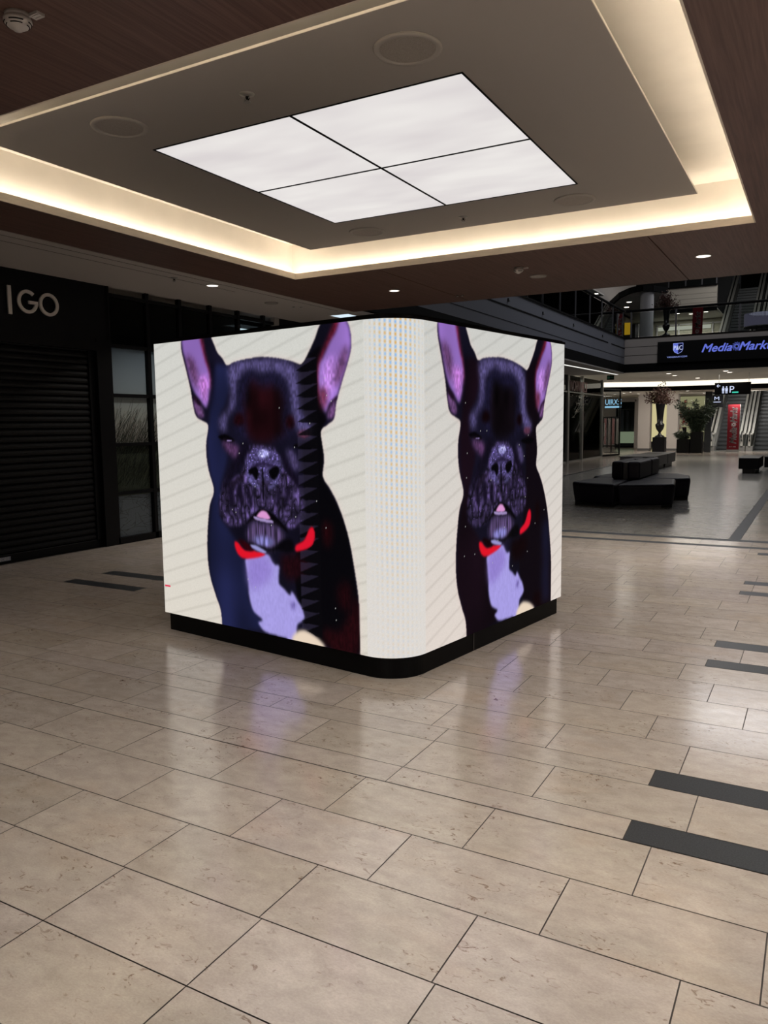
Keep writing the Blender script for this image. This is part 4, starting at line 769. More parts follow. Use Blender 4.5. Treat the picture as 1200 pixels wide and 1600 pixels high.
M['creamfascia'] = mat('cream_cladding', (.50, .46, .40), .6); M['creamw2'] = mat('upper_shop_wall', (.36, .35, .28), .7)
shell()
def railing(name, label, A, B, posts, z0=4.61, z1=5.58):
    t = thing(name, label, 'railing', (A[0], A[1], z0), 'glass balcony railings'); A3 = Vector((*A, 0)); B3 = Vector((*B, 0)); d = (B3-A3).normalized()
    build('handrail', MB().tube([(*A, z1), (*B, z1)], .045, 10), M['seam'], t)
    ps = sorted((Vector((*q, 0))-A3).dot(d) for q in posts)
    for s in ps: p = A3+d*s; build('post', MB().bar((p.x, p.y, z0), (p.x, p.y, z1-.03), .055, .04), M['postm'], t)
    es = [0]+ps+[(B3-A3).length]
    for a, b in zip(es, es[1:]):
        if b-a > .3: p = A3+d*(a+.05); q = A3+d*(b-.05); build('glass_panel', MB().bar((p.x, p.y, (z0+z1)/2-.02), (q.x, q.y, (z0+z1)/2-.02), .02, z1-z0-.12), M['glass'], t)
    return t
railing('glass_railing', 'glass and steel railing along the left balcony edge', (-6.55, 12), (-6.55, 29.9), [(-6.55, y) for y in (13.1, 14.6, 16.1, 17.6, 19.07, 20.31, 21.87, 23.45, 25.11, 26.65, 28.22, 29.8)])
railing('glass_railing', 'long glass railing above the blue advertising display', (-6.5, 30.05), (5, 30.05), [(x, 30.05) for x in (-6.29, -4.72, -2.62, .5, 3.5)])
railing('glass_railing', 'far dark railing on top of the cream clad balcony', (-7.4, 44.1), (-4.98, 44.1), [(x, 44.1) for x in (-7.35, -6.5, -5.7, -5.0)], 8.52, 9.5)
# ---------------------------------------------------------------- advertising display
t = thing('advertising_display', 'black LED banner with blue MediaMarkt and P&C lettering on the balcony front', 'display', (-5.3, 29.97, 4.0))
build('panel', MB().box(-5.307, 1.5, 29.90, 29.985, 3.64, 4.385), M['frame'], t)
yb = 29.90; UX = Vector((1, 0, 0)); UZ = Vector((0, 0, 1))
text('word_left', 'Media', (-3.80, yb, 3.945), (.98, 0, 0), (0, 0, .27), M['blue'], t, shear=.35, fat=.009)
swirl('swirl', (-2.675, yb, 4.085), .155, UX, UZ, M['blue'], t)
text('word_right', 'Markt', (-2.60, yb, 3.945), (1.02, 0, 0), (0, 0, .28), M['blue'], t, shear=.35, fat=.009)
sh = [(-4.77, 4.31), (-4.43, 4.31), (-4.43, 4.08), (-4.48, 3.99), (-4.60, 3.925), (-4.72, 3.99), (-4.77, 4.08)]
def flat(P, y, m, name, par, th=.004):
    mb = MB(); mb.quad(*[(x, y-th, z) for x, z in P]); mb.quad(*[(x, y, z) for x, z in reversed(P)])
    for i in range(len(P)): a, b = P[i], P[(i+1) % len(P)]; mb.quad((a[0], y, a[1]), (b[0], y, b[1]), (b[0], y-th, b[1]), (a[0], y-th, a[1]))
    return build(name, mb, m, par)
flat(sh, yb, M['bluel'], 'shield_rim', t, .003)
sc = lambda P, k: [(-4.6+(x+4.6)*k, 4.12+(z-4.12)*k) for x, z in P]
flat(sc(sh, .92), yb-.003, M['navy'], 'shield', t, .003)
flat([(-4.755, 4.295), (-4.6, 4.295), (-4.6, 3.94), (-4.71, 4.0), (-4.755, 4.08)], yb-.006, M['blue'], 'shield_half', t, .002)
text('letters', 'P&C', (-4.745, yb-.008, 4.07), (.29, 0, 0), (0, 0, .15), M['signw'], t)
text('web_address', 'VANGRAAF.COM', (-4.97, yb, 3.80), (.68, 0, 0), (0, 0, .055), M['bluel'], t)
# ---------------------------------------------------------------- hanging signs
t = thing('hanging_sign', 'black hanging direction sign with arrow, toilet figures and parking P', 'sign', (-3.1, 33, 3.0))
build('panel', MB().box(-3.68, -2.40, 32.98, 33.04, 2.53, 2.99), M['frame'], t)
build('rod', MB().tube([(-3.53, 33.01, 2.99), (-3.53, 33.01, ZL)], .008, 6), M['steeld'], t); build('rod', MB().tube([(-2.48, 33.01, 2.99), (-2.48, 33.01, ZL)], .008, 6), M['steeld'], t)
ys = 32.98
ar = MB().bar((-3.60, ys-.003, 2.87), (-3.48, ys-.003, 2.87), .004, .022).bar((-3.60, ys-.003, 2.87), (-3.545, ys-.003, 2.925), .004, .022).bar((-3.60, ys-.003, 2.87), (-3.545, ys-.003, 2.815), .004, .022)
build('arrow', ar, M['signw'], t)
for i, x in enumerate((-3.37, -3.25)):
    mb = MB().lathe([(0, -.002), (.03, -.002), (.03, .002), (0, .002)], (x, ys-.003, 2.82), 12, 'y')
    mb.box(x-.045, x+.045, ys-.004, ys, 2.66 if i else 2.69, 2.78).box(x-.035, x-.008, ys-.004, ys, 2.58, 2.70).box(x+.008, x+.035, ys-.004, ys, 2.58, 2.70); build('toilet_figure', mb, M['signw'], t)
text('letter_p', 'P', (-3.14, ys, 2.60), (.16, 0, 0), (0, 0, .25), M['signw'], t)
build('green_strip', MB().box(-3.05, -2.83, ys-.004, ys, 2.585, 2.635), M['signg'], t)
t = thing('exit_sign', 'dark green exit sign hanging under the far left ceiling', 'sign', (-7.1, 30.5, 3.3))
build('panel', MB().box(-7.24, -6.98, 30.48, 30.54, 3.13, 3.30), M['frame'], t); build('rod', MB().tube([(-7.11, 30.51, 3.30), (-7.11, 30.51, 3.36)], .01, 6), M['steeld'], t)
build('pictogram', MB().box(-7.22, -7.13, 30.475, 30.48, 3.17, 3.26).box(-7.10, -7.0, 30.475, 30.48, 3.20, 3.23), M['exitg'], t)
# lower ceiling downlights
LD = [(-5.185, 31.69), (-5.20, 33.16), (-4.68, 35.78), (-3.157, 31.52), (-3.114, 32.44)]
lbl = ['upper left lamp of the pair above the dark urn', 'lower right lamp of the pair above the dark urn', 'single lamp between the urn pair and the hanging sign', 'front lamp of the pair above the hanging sign', 'rear lamp of the pair above the hanging sign']
for (x, y), s in zip(LD, lbl):
    t = thing('downlight', 'round far lower downlight, '+s, 'downlight', (x, y, ZL), 'downlights of the far lower ceiling')
    build('ring', MB().lathe([(.10, -.001), (.11, -.008), (.125, -.008), (.13, 0)], (x, y, ZL), 20), M['white'], t); build('lens', MB().lathe([(0, -.004), (.10, -.004), (.10, 0)], (x, y, ZL), 20), M['dlfar'], t)
for i, (x, y) in enumerate([(-8.04, 38.6), (-8.6, 39.8), (-8.16, 41.2), (-5.55, 39.2), (-5.37, 43.5), (-9.3, 38.5), (-9.3, 41)]):
    t = thing('downlight', 'round downlight beyond the bright cove, ' + ('left of the wide pillar, nearest', 'left of the wide pillar, middle', 'left of the wide pillar, farthest', 'above the bushes', 'over the shop window with flowers', 'behind the glass front, near', 'behind the glass front, far')[i], 'downlight', (x, y, 2.95), 'downlights beyond the cove')
    build('ring', MB().lathe([(.09, -.001), (.10, -.008), (.115, -.008), (.12, 0)], (x, y, 2.95), 16), M['white'], t); build('lens', MB().lathe([(0, -.004), (.09, -.004), (.09, 0)], (x, y, 2.95), 16), M['dlfar'], t)
for i, (x, y) in enumerate([(-7.95, 37.42), (-8.4, 38.99), (-8.45, 40.72), (-8.675, 34.24)]):
    t = thing('downlight', 'round downlight on the upper floor, ' + ('top one of the row left of the pale column', 'middle one of the row left of the pale column', 'lowest one of the row left of the pale column', 'alone above the glass railing')[i], 'downlight', (x, y, 7.0), 'upper floor downlights')
    build('ring', MB().lathe([(.11, -.001), (.12, -.008), (.14, -.008), (.14, 0)], (x, y, 7.0), 16), M['white'], t); build('lens', MB().lathe([(0, -.006), (.11, -.006), (.11, 0)], (x, y, 7.0), 16), M['dlfar'], t)
for i, (x, y) in enumerate([(-7.6, 45.3), (-7.0, 45.0), (-6.4, 45.6), (-5.6, 45.2)]):
    t = thing('downlight', 'round downlight under the cream top balcony, ' + ('leftmost', 'second from the left', 'third from the left', 'rightmost')[i], 'downlight', (x, y, 7.3), 'downlights under the top balcony')
    build('ring', MB().lathe([(.11, -.001), (.12, -.008), (.14, -.008), (.14, 0)], (x, y, 7.3), 16), M['white'], t); build('lens', MB().lathe([(0, -.006), (.11, -.006), (.11, 0)], (x, y, 7.3), 16), M['dlfar'], t)
t = thing('strip_light', 'long white strip light under the left balcony beside the video cube', 'light', (-6.95, 27, ZL))
build('diffuser', MB().quad((-7.17, 22, 3.298), (-7.04, 22, 3.298), (-6.74, 30.2, 3.298), (-6.84, 30.2, 3.298)), M['stripw'], t); build('housing', MB().quad((-7.18, 21.95, 3.300), (-6.85, 30.25, 3.300), (-6.73, 30.25, 3.300), (-7.03, 21.95, 3.300)).quad((-7.18, 21.95, 3.300), (-7.03, 21.95, 3.300), (-7.03, 21.95, 3.306), (-7.18, 21.95, 3.306)), M['white'], t)
# ---------------------------------------------------------------- glass shop front on the left of the concourse
XG = -8.4
g = MB()
for y in (16.0, 18.3, 20.5, 22.7, 24.9, 27.05): g.box(XG-.05, XG+.05, y-.05, y+.05, 0, ZL-.05)
for y, w_ in ((29.2, .11), (31.25, .07), (34.5, .05)): g.box(XG-.06, XG+.06, y-w_, y+w_, 0, ZL)
g.box(XG-.04, XG+.04, 16, 34.5, 2.66, 2.70).box(XG-.04, XG+.04, 16, 34.5, 0, .06)
struct('window_4', g, M['steeld'])
for a, b in ((16, 29.1), (29.3, 31.2), (31.3, 34.45)): struct('window_4', MB().box(XG-.008, XG+.008, a, b, .06, ZL-.05), M['glass'])
struct('wall_left', MB().box(-13.5, -13.4, 16, 38, 0, 3.35), M['shopmid']); struct('wall_left', MB().box(XG-.6, XG-.5, 20, 28.9, 0, 3.3), M['shopdark'])
d = MB(); p0 = Vector((-8.38, 34.55, 0)); p1 = Vector((-8.02, 36.35, 0))
for p in (p0, p1): d.bar((p.x, p.y, .02), (p.x, p.y, 3.0), .06, .06)
d.bar((p0.x, p0.y, .05), (p1.x, p1.y, .05), .05, .08).bar((p0.x, p0.y, 2.98), (p1.x, p1.y, 2.98), .05, .05); struct('door_1', d, M['frame'])
struct('door_1', MB().bar((p0.x, p0.y+.05, 1.5), (p1.x, p1.y-.05, 1.5), .012, 2.85), M['glassd'])
struct('door_1', MB().tube([(p0.x+.08, p0.y+.1, .9), (p0.x+.08, p0.y+.1, 1.5)], .02, 8), M['steel'])
t = thing('shop_sign', 'dim pink WOHNWELT letters on the glass shop front above the white branches', 'sign', (XG+.03, 30, 2.85)); text('letters', 'WOHNWELT', (XG+.07, 29.25, 2.72), (0, 2.5, 0), (0, 0, .40), M['pinkl'], t, depth=.02)
def branches(x, y, z, h, label):
    t = thing('branch_bouquet', label, 'decoration', (x, y, z)); R = random.Random(4); mb = MB(); fl = MB()
    for k in range(26):
        p = Vector((x, y, z)); d_ = Vector((R.uniform(-.3, .3), R.uniform(-.35, .35), 1)).normalized(); pts = [p.copy()]
        for j in range(7): d_ = (d_+Vector((R.uniform(-.2, .2), R.uniform(-.25, .25), R.uniform(-.1, .12)))).normalized(); p = p+d_*h/7; pts.append(p.copy())
        mb.tube(pts, .012, 5, .003)
        for q in pts[2:]:
            for m_ in range(5): fl.leaf(q+Vector((R.uniform(-.08, .08), R.uniform(-.12, .12), R.uniform(-.1, .1))), (R.uniform(-1, 1), R.uniform(-1, 1), R.uniform(-1, 1)), .05, .02)
    build('branches', mb, M['branch'], t); build('blossoms', fl, M['whitefl'], t); build('vase', MB().lathe([(.08, z-.7), (.16, z-.45), (.15, z-.2), (.06, z), (.08, z+.05)], (x, y, 0), 20), M['planter'], t, smooth=True)
branches(-8.85, 30.4, .72, 2.0, 'bouquet of pale twigs with white blossoms behind the glass front')
def palm(x, y, h, label, n=16, L=.8, kind='potted_palm'):
    t = thing(kind, label, 'plant', (x, y, 0)); R = random.Random(int(-x*100)); lf = MB(); st = MB().tube([(x, y, .35), (x+.03, y, h*.6)], .03, 6, .015)
    for k in range(n):
        a = 2*PI*k/n+R.uniform(-.2, .2); up = R.uniform(.3, 1.3); p = Vector((x, y, h*.6)); d_ = Vector((math.cos(a), math.sin(a), up)).normalized(); pts = [p.copy()]
        for j in range(8): d_ = (d_+Vector((0, 0, -.16))).normalized(); p = p+d_*L/8; pts.append(p.copy())
        st.tube(pts, .008, 4, .003); sd = Vector((-math.sin(a), math.cos(a), 0))
        for j, q in enumerate(pts[1:]):
            for s_ in (-1, 1): lf.leaf(q, d_*.5+sd*s_+Vector((0, 0, -.2)), .22, .02)
    build('fronds', lf, M['palm'], t); build('stem', st, M['twig'], t); build('pot', MB().lathe([(.14, 0), (.2, .38), (.21, .40), (.18, .40), (.17, .33), (0, .33)], (x, y, 0), 20), M['planter'], t)
palm(-9.6, 31.9, 2.4, 'potted palm inside the glass shop front', 18, 1.0)
t = thing('display_table', 'dark display table inside the glass shop front', 'table', (-9.3, 33.2, 0)); build('tabletop', MB().box(-9.8, -8.8, 32.4, 34.0, .62, .68), M['shopdark'], t)
for x in (-9.75, -8.87):
    for y in (32.45, 33.93): build('leg', MB().box(x, x+.05, y, y+.05, 0, .62), M['shopdark'], t)
t = thing('table_lamp', 'small glowing lamp on the dark display table', 'lamp', (-8.98, 33.75, .68)); build('base', MB().lathe([(.06, .68), (.05, .70), (.012, .71), (.012, .80)], (-8.98, 33.75, 0), 16), M['planter'], t); build('shade', MB().lathe([(.10, .80), (.075, .94)], (-8.98, 33.75, 0), 20), M['lampy'], t)
for i, (x, y) in enumerate(((-9.0, 32.6), (-9.25, 33.0), (-9.1, 33.35))):
    t = thing('red_bowl', 'small red bowl on the dark display table, %s' % ('nearest the camera', 'middle of three', 'beside the glowing lamp')[i], 'bowl', (x, y, .68), 'red bowls on the display table'); build('bowl', MB().lathe([(.04, .68), (.11, .78), (.12, .80), (.10, .79), (0, .70)], (x, y, 0), 18), M['redfl'], t, smooth=True)
t = thing('card_rack', 'black rack with rows of cards seen through the open glass door', 'rack', (-9.2, 40, 0))
fr = MB()
for k in range(5): fr.box(-9.635+k*.2, -9.585+k*.2, 39.9, 39.94, .25, 1.8)
fr.box(-9.62, -8.8, 39.88, 39.96, 1.74, 1.80).box(-9.62, -8.8, 39.88, 39.96, .30, .36); build('frame', fr, M['frame'], t)
build('foot', MB().box(-9.24, -9.18, 39.9, 39.96, 0, .3).box(-9.5, -8.92, 39.7, 40.15, 0, .03), M['frame'], t)
for k in range(4): build('card_column', MB().box(-9.565+k*.2, -9.455+k*.2, 39.885, 39.92, .42, 1.70), M['card1' if k % 2 == 0 else 'card2'], t)
# ---------------------------------------------------------------- pillars and far shop windows
struct('wall_pillar', MB().box(-8.53, -7.93, 43, 43.6, .12, 3.15).box(-7.08, -6.52, 43, 43.6, .12, 3.15), M['pillar']); struct('baseboard_pillar', MB().box(-8.52, -7.94, 43.01, 43.59, 0, .12).box(-7.07, -6.53, 43.01, 43.59, 0, .12), M['bench'])
struct('window_5', MB().box(-10.9, -10.84, 47.94, 48.05, 0, 2.85).box(-9.72, -9.65, 47.94, 48.05, 0, 2.85).box(-10.9, -9.65, 47.94, 48.05, 2.72, 2.85), M['pillar']); struct('window_5', MB().box(-10.84, -9.72, 48.0, 48.02, .1, 2.72), M['glass'])
struct('wall_far', MB().box(-11, -9.5, 49, 49.1, 0, 3), M['shopdark'])
t = thing('window_counter', 'pale green lit counter panel low in the dark clothing shop window', 'counter', (-10.3, 48.2, .1)); build('panel', MB().box(-10.82, -9.74, 48.12, 48.3, .27, .95), M['glowgreen'], t); build('plinth', MB().box(-10.82, -9.74, 48.14, 48.3, .08, .27), M['shopdark'], t)
t = thing('clothes_rail', 'steel clothes rail in the far clothing shop window', 'rail', (-10.3, 48.5, 0)); build('rod', MB().tube([(-10.8, 48.5, 2.3), (-9.7, 48.5, 2.3)], .015, 6), M['steeld'], t)
for x in (-10.78, -9.72): build('post', MB().tube([(x, 48.5, 0), (x, 48.5, 2.3)], .015, 6), M['steeld'], t)
for i, x in enumerate((-10.58, -10.22, -9.88)):
    t = thing('hanging_coat', 'dark coat hanging in the far clothing shop window, %s' % ('left one', 'middle one', 'right one')[i], 'coat', (x, 48.5, 1), 'coats in the far shop window')
    build('cloth', MB().lathe([(.04, 2.25), (.12, 2.15), (.11, 1.7), (.14, 1.05), (.14, 1.0), (0, 1.0)], (x, 48.5, 0), 14), M['coat'], t, smooth=True); build('hanger', MB().tube([(x-.12, 48.5, 2.2), (x, 48.5, 2.3), (x+.12, 48.5, 2.2)], .01, 5), M['steeld'], t)
t = thing('shop_sign', 'glowing light-blue shop lettering beyond the open glass door', 'sign', (-9.2, 40.2, 2.5))
text('letters', 'UIRX:S', (-9.60, 40.2, 2.40), (.80, 0, 0), (0, 0, .27), M['signb'], t, depth=.02); build('underline', MB().box(-9.62, -8.82, 40.18, 40.2, 2.24, 2.33), M['signb'], t); build('rail', MB().box(-9.64, -8.78, 40.2, 40.24, 2.34, 2.38), M['frame'], t); build('rod', MB().tube([(-9.55, 40.22, 2.38), (-9.55, 40.22, 2.95)], .01, 6), M['frame'], t); build('rod', MB().tube([(-8.87, 40.22, 2.38), (-8.87, 40.22, 2.95)], .01, 6), M['frame'], t)
struct('wall_far', MB().box(-8.85, -7.9, 48.3, 48.34, .36, 3.02), M['yellow'])
t = thing('urn', 'x', 'x', (0, 0, 0)); bpy.data.objects.remove(t)
struct('wall_far', MB().box(-7.35, -5.75, 49.2, 49.3, 0, 3.06), M['creamglow']); struct('window_6', MB().box(-7.35, -7.28, 47.95, 48.05, 0, 3.06).box(-5.82, -5.75, 47.95, 48.05, 0, 3.06).box(-7.35, -5.75, 47.95, 48.05, .0, .35), M['pillar2']); struct('window_6', MB().box(-7.28, -5.82, 48.0, 48.02, .35, 3.06), M['glass'])
t = thing('shop_sign', 'dark Duggenburg lettering in the lit far shop window', 'sign', (-6.8, 47.98, 2.5)); text('letters', 'Duggenburg', (-7.08, 47.97, 2.44), (.68, 0, 0), (0, 0, .2), M['frame'], t)
R = random.Random(9); wf, rf = MB(), MB()
for k in range(140):
    c = Vector((-6.85+R.gauss(0, .25), 47.7+R.uniform(-.1, .1), 1.75+R.gauss(0, .35)))
    for j in range(5): (wf if k % 3 else rf).leaf(c, (R.uniform(-1, 1), R.uniform(-1, 1), R.uniform(-1, 1)), .11, .045)
t = thing('flower_display', 'white and red flower arrangement before the lit far shop window', 'flowers', (-6.85, 47.7, 0)); build('white_blooms', wf, M['whitefl'], t); build('red_blooms', rf, M['redfl'], t); build('stand', MB().lathe([(.2, 0), (.12, .5), (.1, 1.2), (0, 1.2)], (-6.85, 47.7, 0), 16), M['planter'], t)
t = thing('letter_sign', 'dark hanging sign with a white letter M left of the escalators', 'sign', (-4.5, 42, 2.95)); build('panel', MB().box(-4.74, -4.28, 42, 42.05, 2.2, 2.80), M['frame'], t)
text('letter', 'M', (-4.68, 42, 2.54), (.22, 0, 0), (0, 0, .18), M['signw'], t); build('underline', MB().box(-4.72, -4.38, 41.99, 42, 2.44, 2.475), M['signw'], t); build('rod', MB().tube([(-4.5, 42.02, 2.80), (-4.5, 42.02, 2.95)], .012, 6), M['steeld'], t)
struct('wall_column', MB().box(-4.98, -4.68, 41.0, 41.16, 0, 2.95), M['shopdark'])
struct('wall_pillar', MB().lathe([(.275, 4.5), (.275, 7.0)], (-6.69, 35.0, 0), 32), M['pillar2'])
# ---------------------------------------------------------------- urns with dry bouquets
def urn(x, y, z, label, s=1., ped=.85, pw=.27):
    t = thing('urn_planter', label, 'urn', (x, y, z), 'dark urns with dry bouquets'); R = random.Random(int(y))
    build('pedestal', MB().box(x-pw, x+pw, y-pw, y+pw, z, z+ped), M['urn'], t, bevel=.01); z1 = z+ped
    pr = [(.16, 0), (.17, .05), (.10, .10), (.06, .17), (.05, .22), (.08, .26), (.15, .36), (.19, .48), (.20, .58), (.17, .62), (.13, .66), (.14, .9), (.17, 1.2), (.21, 1.5), (.22, 1.54), (.19, 1.54), (.15, 1.3), (0, 1.3)]
    build('vase', MB().lathe([(r*s, z1+h*s) for r, h in pr], (x, y, 0), 28), M['urn'], t, smooth=True); build('cap', MB().lathe([(pw*.9, z1), (pw*.7, z1+.05*s), (.16*s, z1+.09*s)], (x, y, 0), 20), M['urn'], t, smooth=True)
    tw, lf = MB(), MB(); o_ = Vector((x, y, z1+1.45*s))
    for k in range(60):
        a = R.uniform(0, 2*PI); el = R.uniform(.1, 1.5); d_ = Vector((math.cos(a)*math.cos(el), math.sin(a)*math.cos(el), math.sin(el)+.15)).normalized(); L = R.uniform(.5, .95)*s*(1.0 if el < 1 else 1.08); p = o_.copy(); pts = [p.copy()]
        for j in range(5): d_ = (d_+Vector((R.uniform(-.2, .2), R.uniform(-.2, .2), R.uniform(-.1, .15)))).normalized(); p = p+d_*L/5; pts.append(p.copy())
        tw.tube(pts, .009*s, 4, .003)
        for q in pts[2:]:
            for j in range(6): lf.leaf(q+Vector((R.gauss(0, .04), R.gauss(0, .04), R.gauss(0, .04))), (R.uniform(-1, 1), R.uniform(-1, 1), R.uniform(-.6, 1)), R.uniform(.06, .11)*s, .028*s)
    build('twigs', tw, M['twig'], t); build('dry_leaves', lf, M['bloom'], t)
urn(-6.03, 35, 0, 'tall black urn with a dark red dry bouquet on the lower floor before the pillars', .93, .86, .25)
urn(-5.55, 33, 4.5, 'black urn with a dry bouquet on the upper floor behind the glass railing', .70, .42, .2)
# ---------------------------------------------------------------- planters
def planter(x0, x1, y0, y1, h, label, fn):
    t = thing('planter', label, 'planter', ((x0+x1)/2, (y0+y1)/2, 0), 'tall black planters'); build('box', MB().box(x0, x1, y0, y1, 0, h), M['planter'], t, bevel=.01); build('soil', MB().box(x0+.03, x1-.03, y0+.03, y1-.03, h-.005, h+.005), M['twig'], t)
    lf, st = MB(), MB(); R = random.Random(int(h*100))
    for k in range(fn[0]):
        a = R.uniform(0, 2*PI); p = Vector(((x0+x1)/2+R.uniform(-.15, .15), (y0+y1)/2+R.uniform(-.15, .15), h)); sp_ = fn[2]; d_ = Vector((math.cos(a)*sp_, math.sin(a)*sp_, 1)).normalized(); pts = [p.copy()]; L = fn[1]*R.uniform(.5, 1)
        for j in range(9): d_ = (d_+Vector((math.cos(a)*.045+R.uniform(-.06, .06), math.sin(a)*.045+R.uniform(-.06, .06), -.03))).normalized(); p = p+d_*L/9; pts.append(p.copy())
        st.tube(pts, .008, 4, .003)
        for q in pts[1:]:
            for j in range(fn[3]): lf.leaf(q, (R.uniform(-1, 1), R.uniform(-1, 1), R.uniform(-.9, .5)), R.uniform(.14, .26), .020)
    build('foliage', lf, M['leaf'], t); build('stems', st, M['twig'], t)
planter(-6.08, -5.50, 39.9, 40.5, .66, 'lower black planter with a small bushy plant beside the pillar', (14, .55, .7, 5))
planter(-5.46, -4.93, 39.9, 40.5, 1.0, 'higher black planter with a big bamboo bush left of the escalators', (60, 1.75, .30, 11))
# ---------------------------------------------------------------- escalators
def escalator(x0, x1, y, z, n, label, group):
    t = thing('escalator', label, 'escalator', ((x0+x1)/2, y, z), group); a = math.radians(30); rise, run = .2, .2/math.tan(a); H_ = n*rise; Lr = n*run
    sx0, sx1 = x0+.32, x1-.32
    st0 = None
    for i in range(n):
        yy = y+1.0+i*run; zz = z+i*rise
        if st0 is None:
            st0 = build('step', MB().box(sx0, sx1, yy, yy+run, zz-.12, zz+rise).box(sx0, sx1, yy-.03, yy, zz+rise-.10, zz+rise+.004), M['step'], t); st0.data.materials.append(M['stepd']); st0.data.polygons[2].material_index = 1; base = Vector(st0.location)
        else:
            c = st0.copy(); C.objects.link(c); c.parent = t; c.location = base+Vector((0, i*run, i*rise))
    build('comb_plate', MB().box(sx0, sx1, y-.3, y+1.0, z, z+.02), M['steeld'], t)
    for s, xa, xb in ((0, x0, sx0), (1, sx1, x1)):
        up = Vector((0, math.cos(a), math.sin(a))); k = Lr/math.cos(a)+.2; mb = MB(); xm = (xa+xb)/2
        A_ = Vector((xm, y+.75, z+.5)); B_ = A_+up*k; nz = .5
        # balustrade side: parallelogram from skirt to under the handrail, with a flat newel end
        def side(xl, xr, lo, hi):
            P = [(y+.15, z+max(0, lo)), (y+.75, z+max(0, lo)), (y+.75+up.y*k, z+lo+up.z*k), (y+.75+up.y*k, z+hi+up.z*k), (y+.75, z+hi), (y+.15, z+hi)]
            m_ = MB(); m_.quad(*[(xl, p, q) for p, q in P]); m_.quad(*[(xr, p, q) for p, q in reversed(P)])
            for i in range(6): p, q = P[i], P[(i+1) % 6]; m_.quad((xl, *p), (xr, *p), (xr, *q), (xl, *q))
            return m_
        build('balustrade', side(xm-.05, xm+.05, .2, .93), M['steel'], t); build('deck', side(xa+.015, xm-.05, .84, .90), M['steel'], t); build('deck', side(xm+.05, xb-.015, .84, .90), M['steel'], t); build('skirt', side(xa, xb, -.15, .26), M['steeld'], t)
        H = [(xm, y+.35, z+.45), (xm, y+.08, z+.55), (xm, y, z+.74), (xm, y+.10, z+.92), (xm, y+.35, z+.98), (xm, y+.75, z+.98), (xm, y+.75+up.y*k, z+.98+up.z*k)]
        build('handrail', MB().tube(H, .032, 8), M['rubber'], t)
        build('side_light', MB().bar((xm+(.07 if s == 0 else -.07), y+.75, z+.88), (xm+(.07 if s == 0 else -.07), y+.75+up.y*k, z+.88+up.z*k), .03, .03), M['steel'], t)
    return t
escalator(-5.0, -3.28, 42.6, 0, 22, 'lower escalator with steel sides behind the red banner', 'escalators of the lower floor')
escalator(-3.24, -1.52, 42.6, 0, 22, 'lower escalator at the right picture edge, right of the red banner', 'escalators of the lower floor')
escalator(-4.90, -3.12, 42.6, 4.5, 24, 'upper escalator rising behind the glass railing, left one', 'escalators of the upper floor')
escalator(-3.0, -1.22, 42.6, 4.5, 24, 'upper escalator rising behind the glass railing, right one', 'escalators of the upper floor')
struct('floor', MB().box(-5.3, 5, 42.0, 42.6, 3.9, 4.5), M['seam'])
# ---------------------------------------------------------------- red banners
t = thing('red_banner', 'tall red MediaMarkt banner standing before the lower escalators', 'banner', (-3.72, 41.5, 0))
build('panel', MB().box(-3.99, -3.45, 41.5, 41.53, .12, 2.31), M['redb'], t); build('foot', MB().box(-3.99, -3.45, 41.35, 41.68, 0, .12), M['steeld'], t); build('side_profile', MB().box(-3.45, -3.43, 41.49, 41.54, .12, 2.31), M['steeld'], t)
text('word_lower', 'Media', (-3.57, 41.5, .42), (0, 0, .78), (-.30, 0, 0), M['whitet'], t, shear=.35, depth=.006, fat=.009); swirl('swirl', (-3.71, 41.5, 1.34), .125, UX, UZ, M['whitet'], t, depth=.006)
text('word_upper', 'Markt', (-3.57, 41.5, 1.44), (0, 0, .74), (-.30, 0, 0), M['whitet'], t, shear=.35, depth=.006, fat=.009); text('small_print', 'im 1. OG', (-3.88, 41.5, .24), (.3, 0, 0), (0, 0, .05), M['whitet'], t)
t = thing('red_banner', 'red MediaMarkt banner on the upper floor behind the glass railing', 'banner', (-4.91, 37, 4.5))
build('panel', MB().box(-5.13, -4.71, 37, 37.03, 4.55, 6.45), M['redb'], t); build('foot', MB().box(-5.13, -4.71, 36.85, 37.15, 4.5, 4.56), M['steeld'], t)
text('word_lower', 'Media', (-4.80, 37, 4.65), (0, 0, .66), (-.22, 0, 0), M['offw'], t, shear=.35, depth=.006, fat=.009); swirl('swirl', (-4.92, 37, 5.44), .10, UX, UZ, M['offw'], t, depth=.006); text('word_upper', 'Markt', (-4.80, 37, 5.56), (0, 0, .72), (-.22, 0, 0), M['offw'], t, shear=.35, depth=.006, fat=.009)
# ---------------------------------------------------------------- upper floor furniture
t = thing('drum_reflection', 'large ribbed glowing drum modelled for a reflection in the railing glass, right picture edge', 'lamp', (-1.95, 33, 4.9))  # solid glowing drum added where the railing glass shows a reflection
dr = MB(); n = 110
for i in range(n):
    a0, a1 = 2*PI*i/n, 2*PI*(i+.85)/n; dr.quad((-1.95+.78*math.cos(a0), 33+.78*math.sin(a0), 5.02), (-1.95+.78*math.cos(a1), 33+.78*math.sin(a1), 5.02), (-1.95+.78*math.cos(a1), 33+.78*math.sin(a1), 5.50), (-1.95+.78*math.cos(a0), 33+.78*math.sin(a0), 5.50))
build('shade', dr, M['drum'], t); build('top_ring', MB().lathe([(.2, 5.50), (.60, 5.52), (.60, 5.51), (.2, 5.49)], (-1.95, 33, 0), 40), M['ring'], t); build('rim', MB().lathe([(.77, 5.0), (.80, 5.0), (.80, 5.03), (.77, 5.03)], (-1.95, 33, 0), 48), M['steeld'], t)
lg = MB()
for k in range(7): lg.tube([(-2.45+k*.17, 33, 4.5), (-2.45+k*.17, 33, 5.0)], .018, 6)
build('stem', lg, M['steeld'], t)
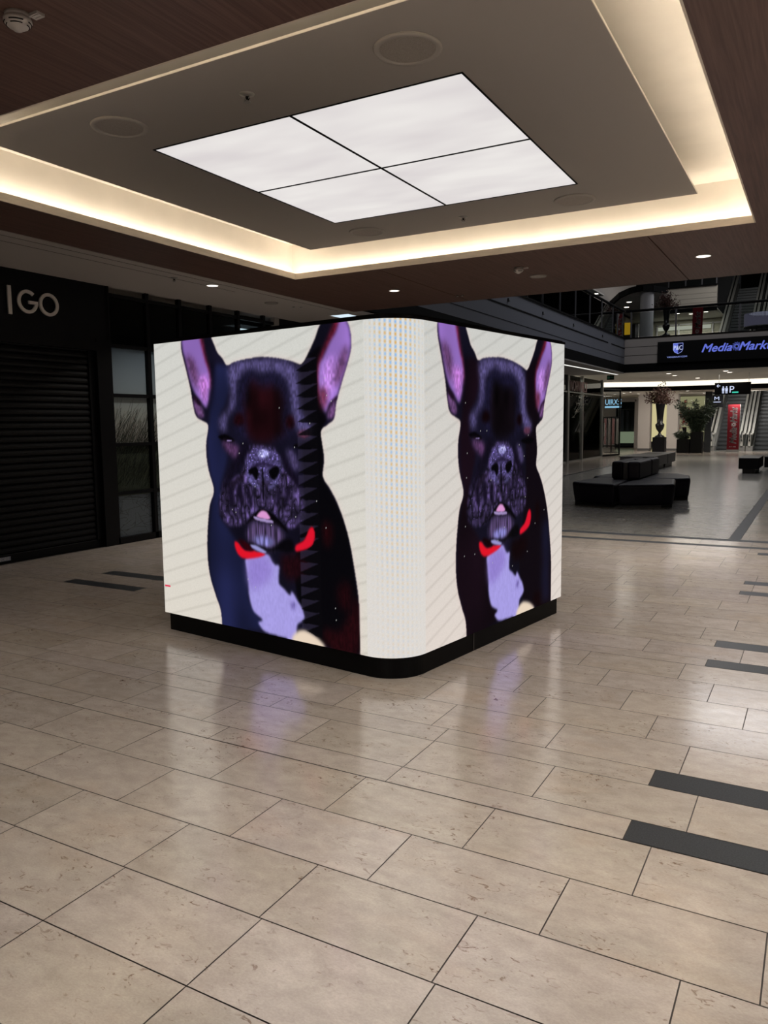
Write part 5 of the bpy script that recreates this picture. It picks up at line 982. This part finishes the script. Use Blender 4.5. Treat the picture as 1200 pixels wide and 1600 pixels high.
t = thing('yellow_display', 'yellow display cabinet on the upper floor left of the pale column', 'display', (-9.9, 45, 4.5)); build('front', MB().box(-9.78, -9.46, 45, 45.3, 6.35, 7.0), M['yel'], t); build('body', MB().box(-10.0, -9.0, 45.05, 45.6, 4.5, 6.9), M['shopdark'], t); build('side_panel', MB().box(-9.2, -9.02, 44.98, 45.05, 5.8, 6.9), M['pillar2'], t)  # yellow front given its own emission to look lit
# ---------------------------------------------------------------- seating
def sofa():
    t = thing('island_sofa', 'black leather seating island with a central upright backrest block', 'sofa', (-3.1, 15.6, 0))
    FL = [(-4.02, 14.31), (-3.84, 14.17), (-3.12, 13.88), (-3.12, 15.72), (-3.86, 15.72)]; FR = [(-3.09, 13.88), (-2.36, 14.19), (-2.18, 14.36), (-2.38, 15.72), (-3.09, 15.72)]
    BR = [(-3.09, 15.78), (-2.36, 15.78), (-2.15, 16.0), (-2.28, 16.85), (-2.55, 17.35), (-3.09, 17.5)]; BL = [(-3.12, 15.78), (-3.12, 17.5), (-3.7, 17.35), (-3.95, 16.85), (-4.05, 16.0), (-3.86, 15.78)]
    for P in (FL, FR, BR, BL):
        s = build('seat', MB().prism(P, .03, .42, .07), M['leather'], t, bevel=.06, seg=4); qx = sum(p[0] for p in P)/len(P); qy = sum(p[1] for p in P)/len(P); build('seat_base', MB().prism([(qx+(a-qx)*.86, qy+(b-qy)*.86) for a, b in P], 0, .08), M['rubber'], s)
    for y0, y1 in ((15.2, 16.40), (16.44, 17.25)):
        build('backrest', MB().box(-3.49, -3.27, y0, y1, .42, .76), M['leather'], t, bevel=.045, seg=3); build('backrest', MB().box(-3.19, -2.96, y0, y1, .42, .76), M['leathp'], t, bevel=.045, seg=3); build('backrest_core', MB().box(-3.27, -3.19, y0+.02, y1-.02, .42, .74), M['bench'], t)
sofa()
def bench(x0, x1, y0, y1, label, foot=.10, bm='bench'):
    t = thing('bench', label, 'bench', ((x0+x1)/2, (y0+y1)/2, 0), 'grey lacquered benches'); build('body', MB().box(x0, x1, y0, y1, .13, .43), M[bm], t, bevel=.012); build('top', MB().box(x0-.005, x1+.005, y0-.005, y1+.005, .43, .45), M['bench'], t, bevel=.004); build('base', MB().box(x0+foot, x1-foot, y0+foot, y1-foot, 0, .13), M['rubber'], t)
bench(-5.45, -4.42, 24.8, 27.2, 'grey box bench behind the seating island, nearer one')
bench(-5.3, -4.42, 27.35, 28.9, 'grey box bench behind the seating island, farther one beside the urn')
bench(-2.03, -1.50, 24.55, 26.6, 'dark box bench at the right picture edge, left block', bm='benchd')
bench(-1.42, -.75, 25.6, 27.6, 'dark box bench at the right picture edge, right block', bm='benchd')
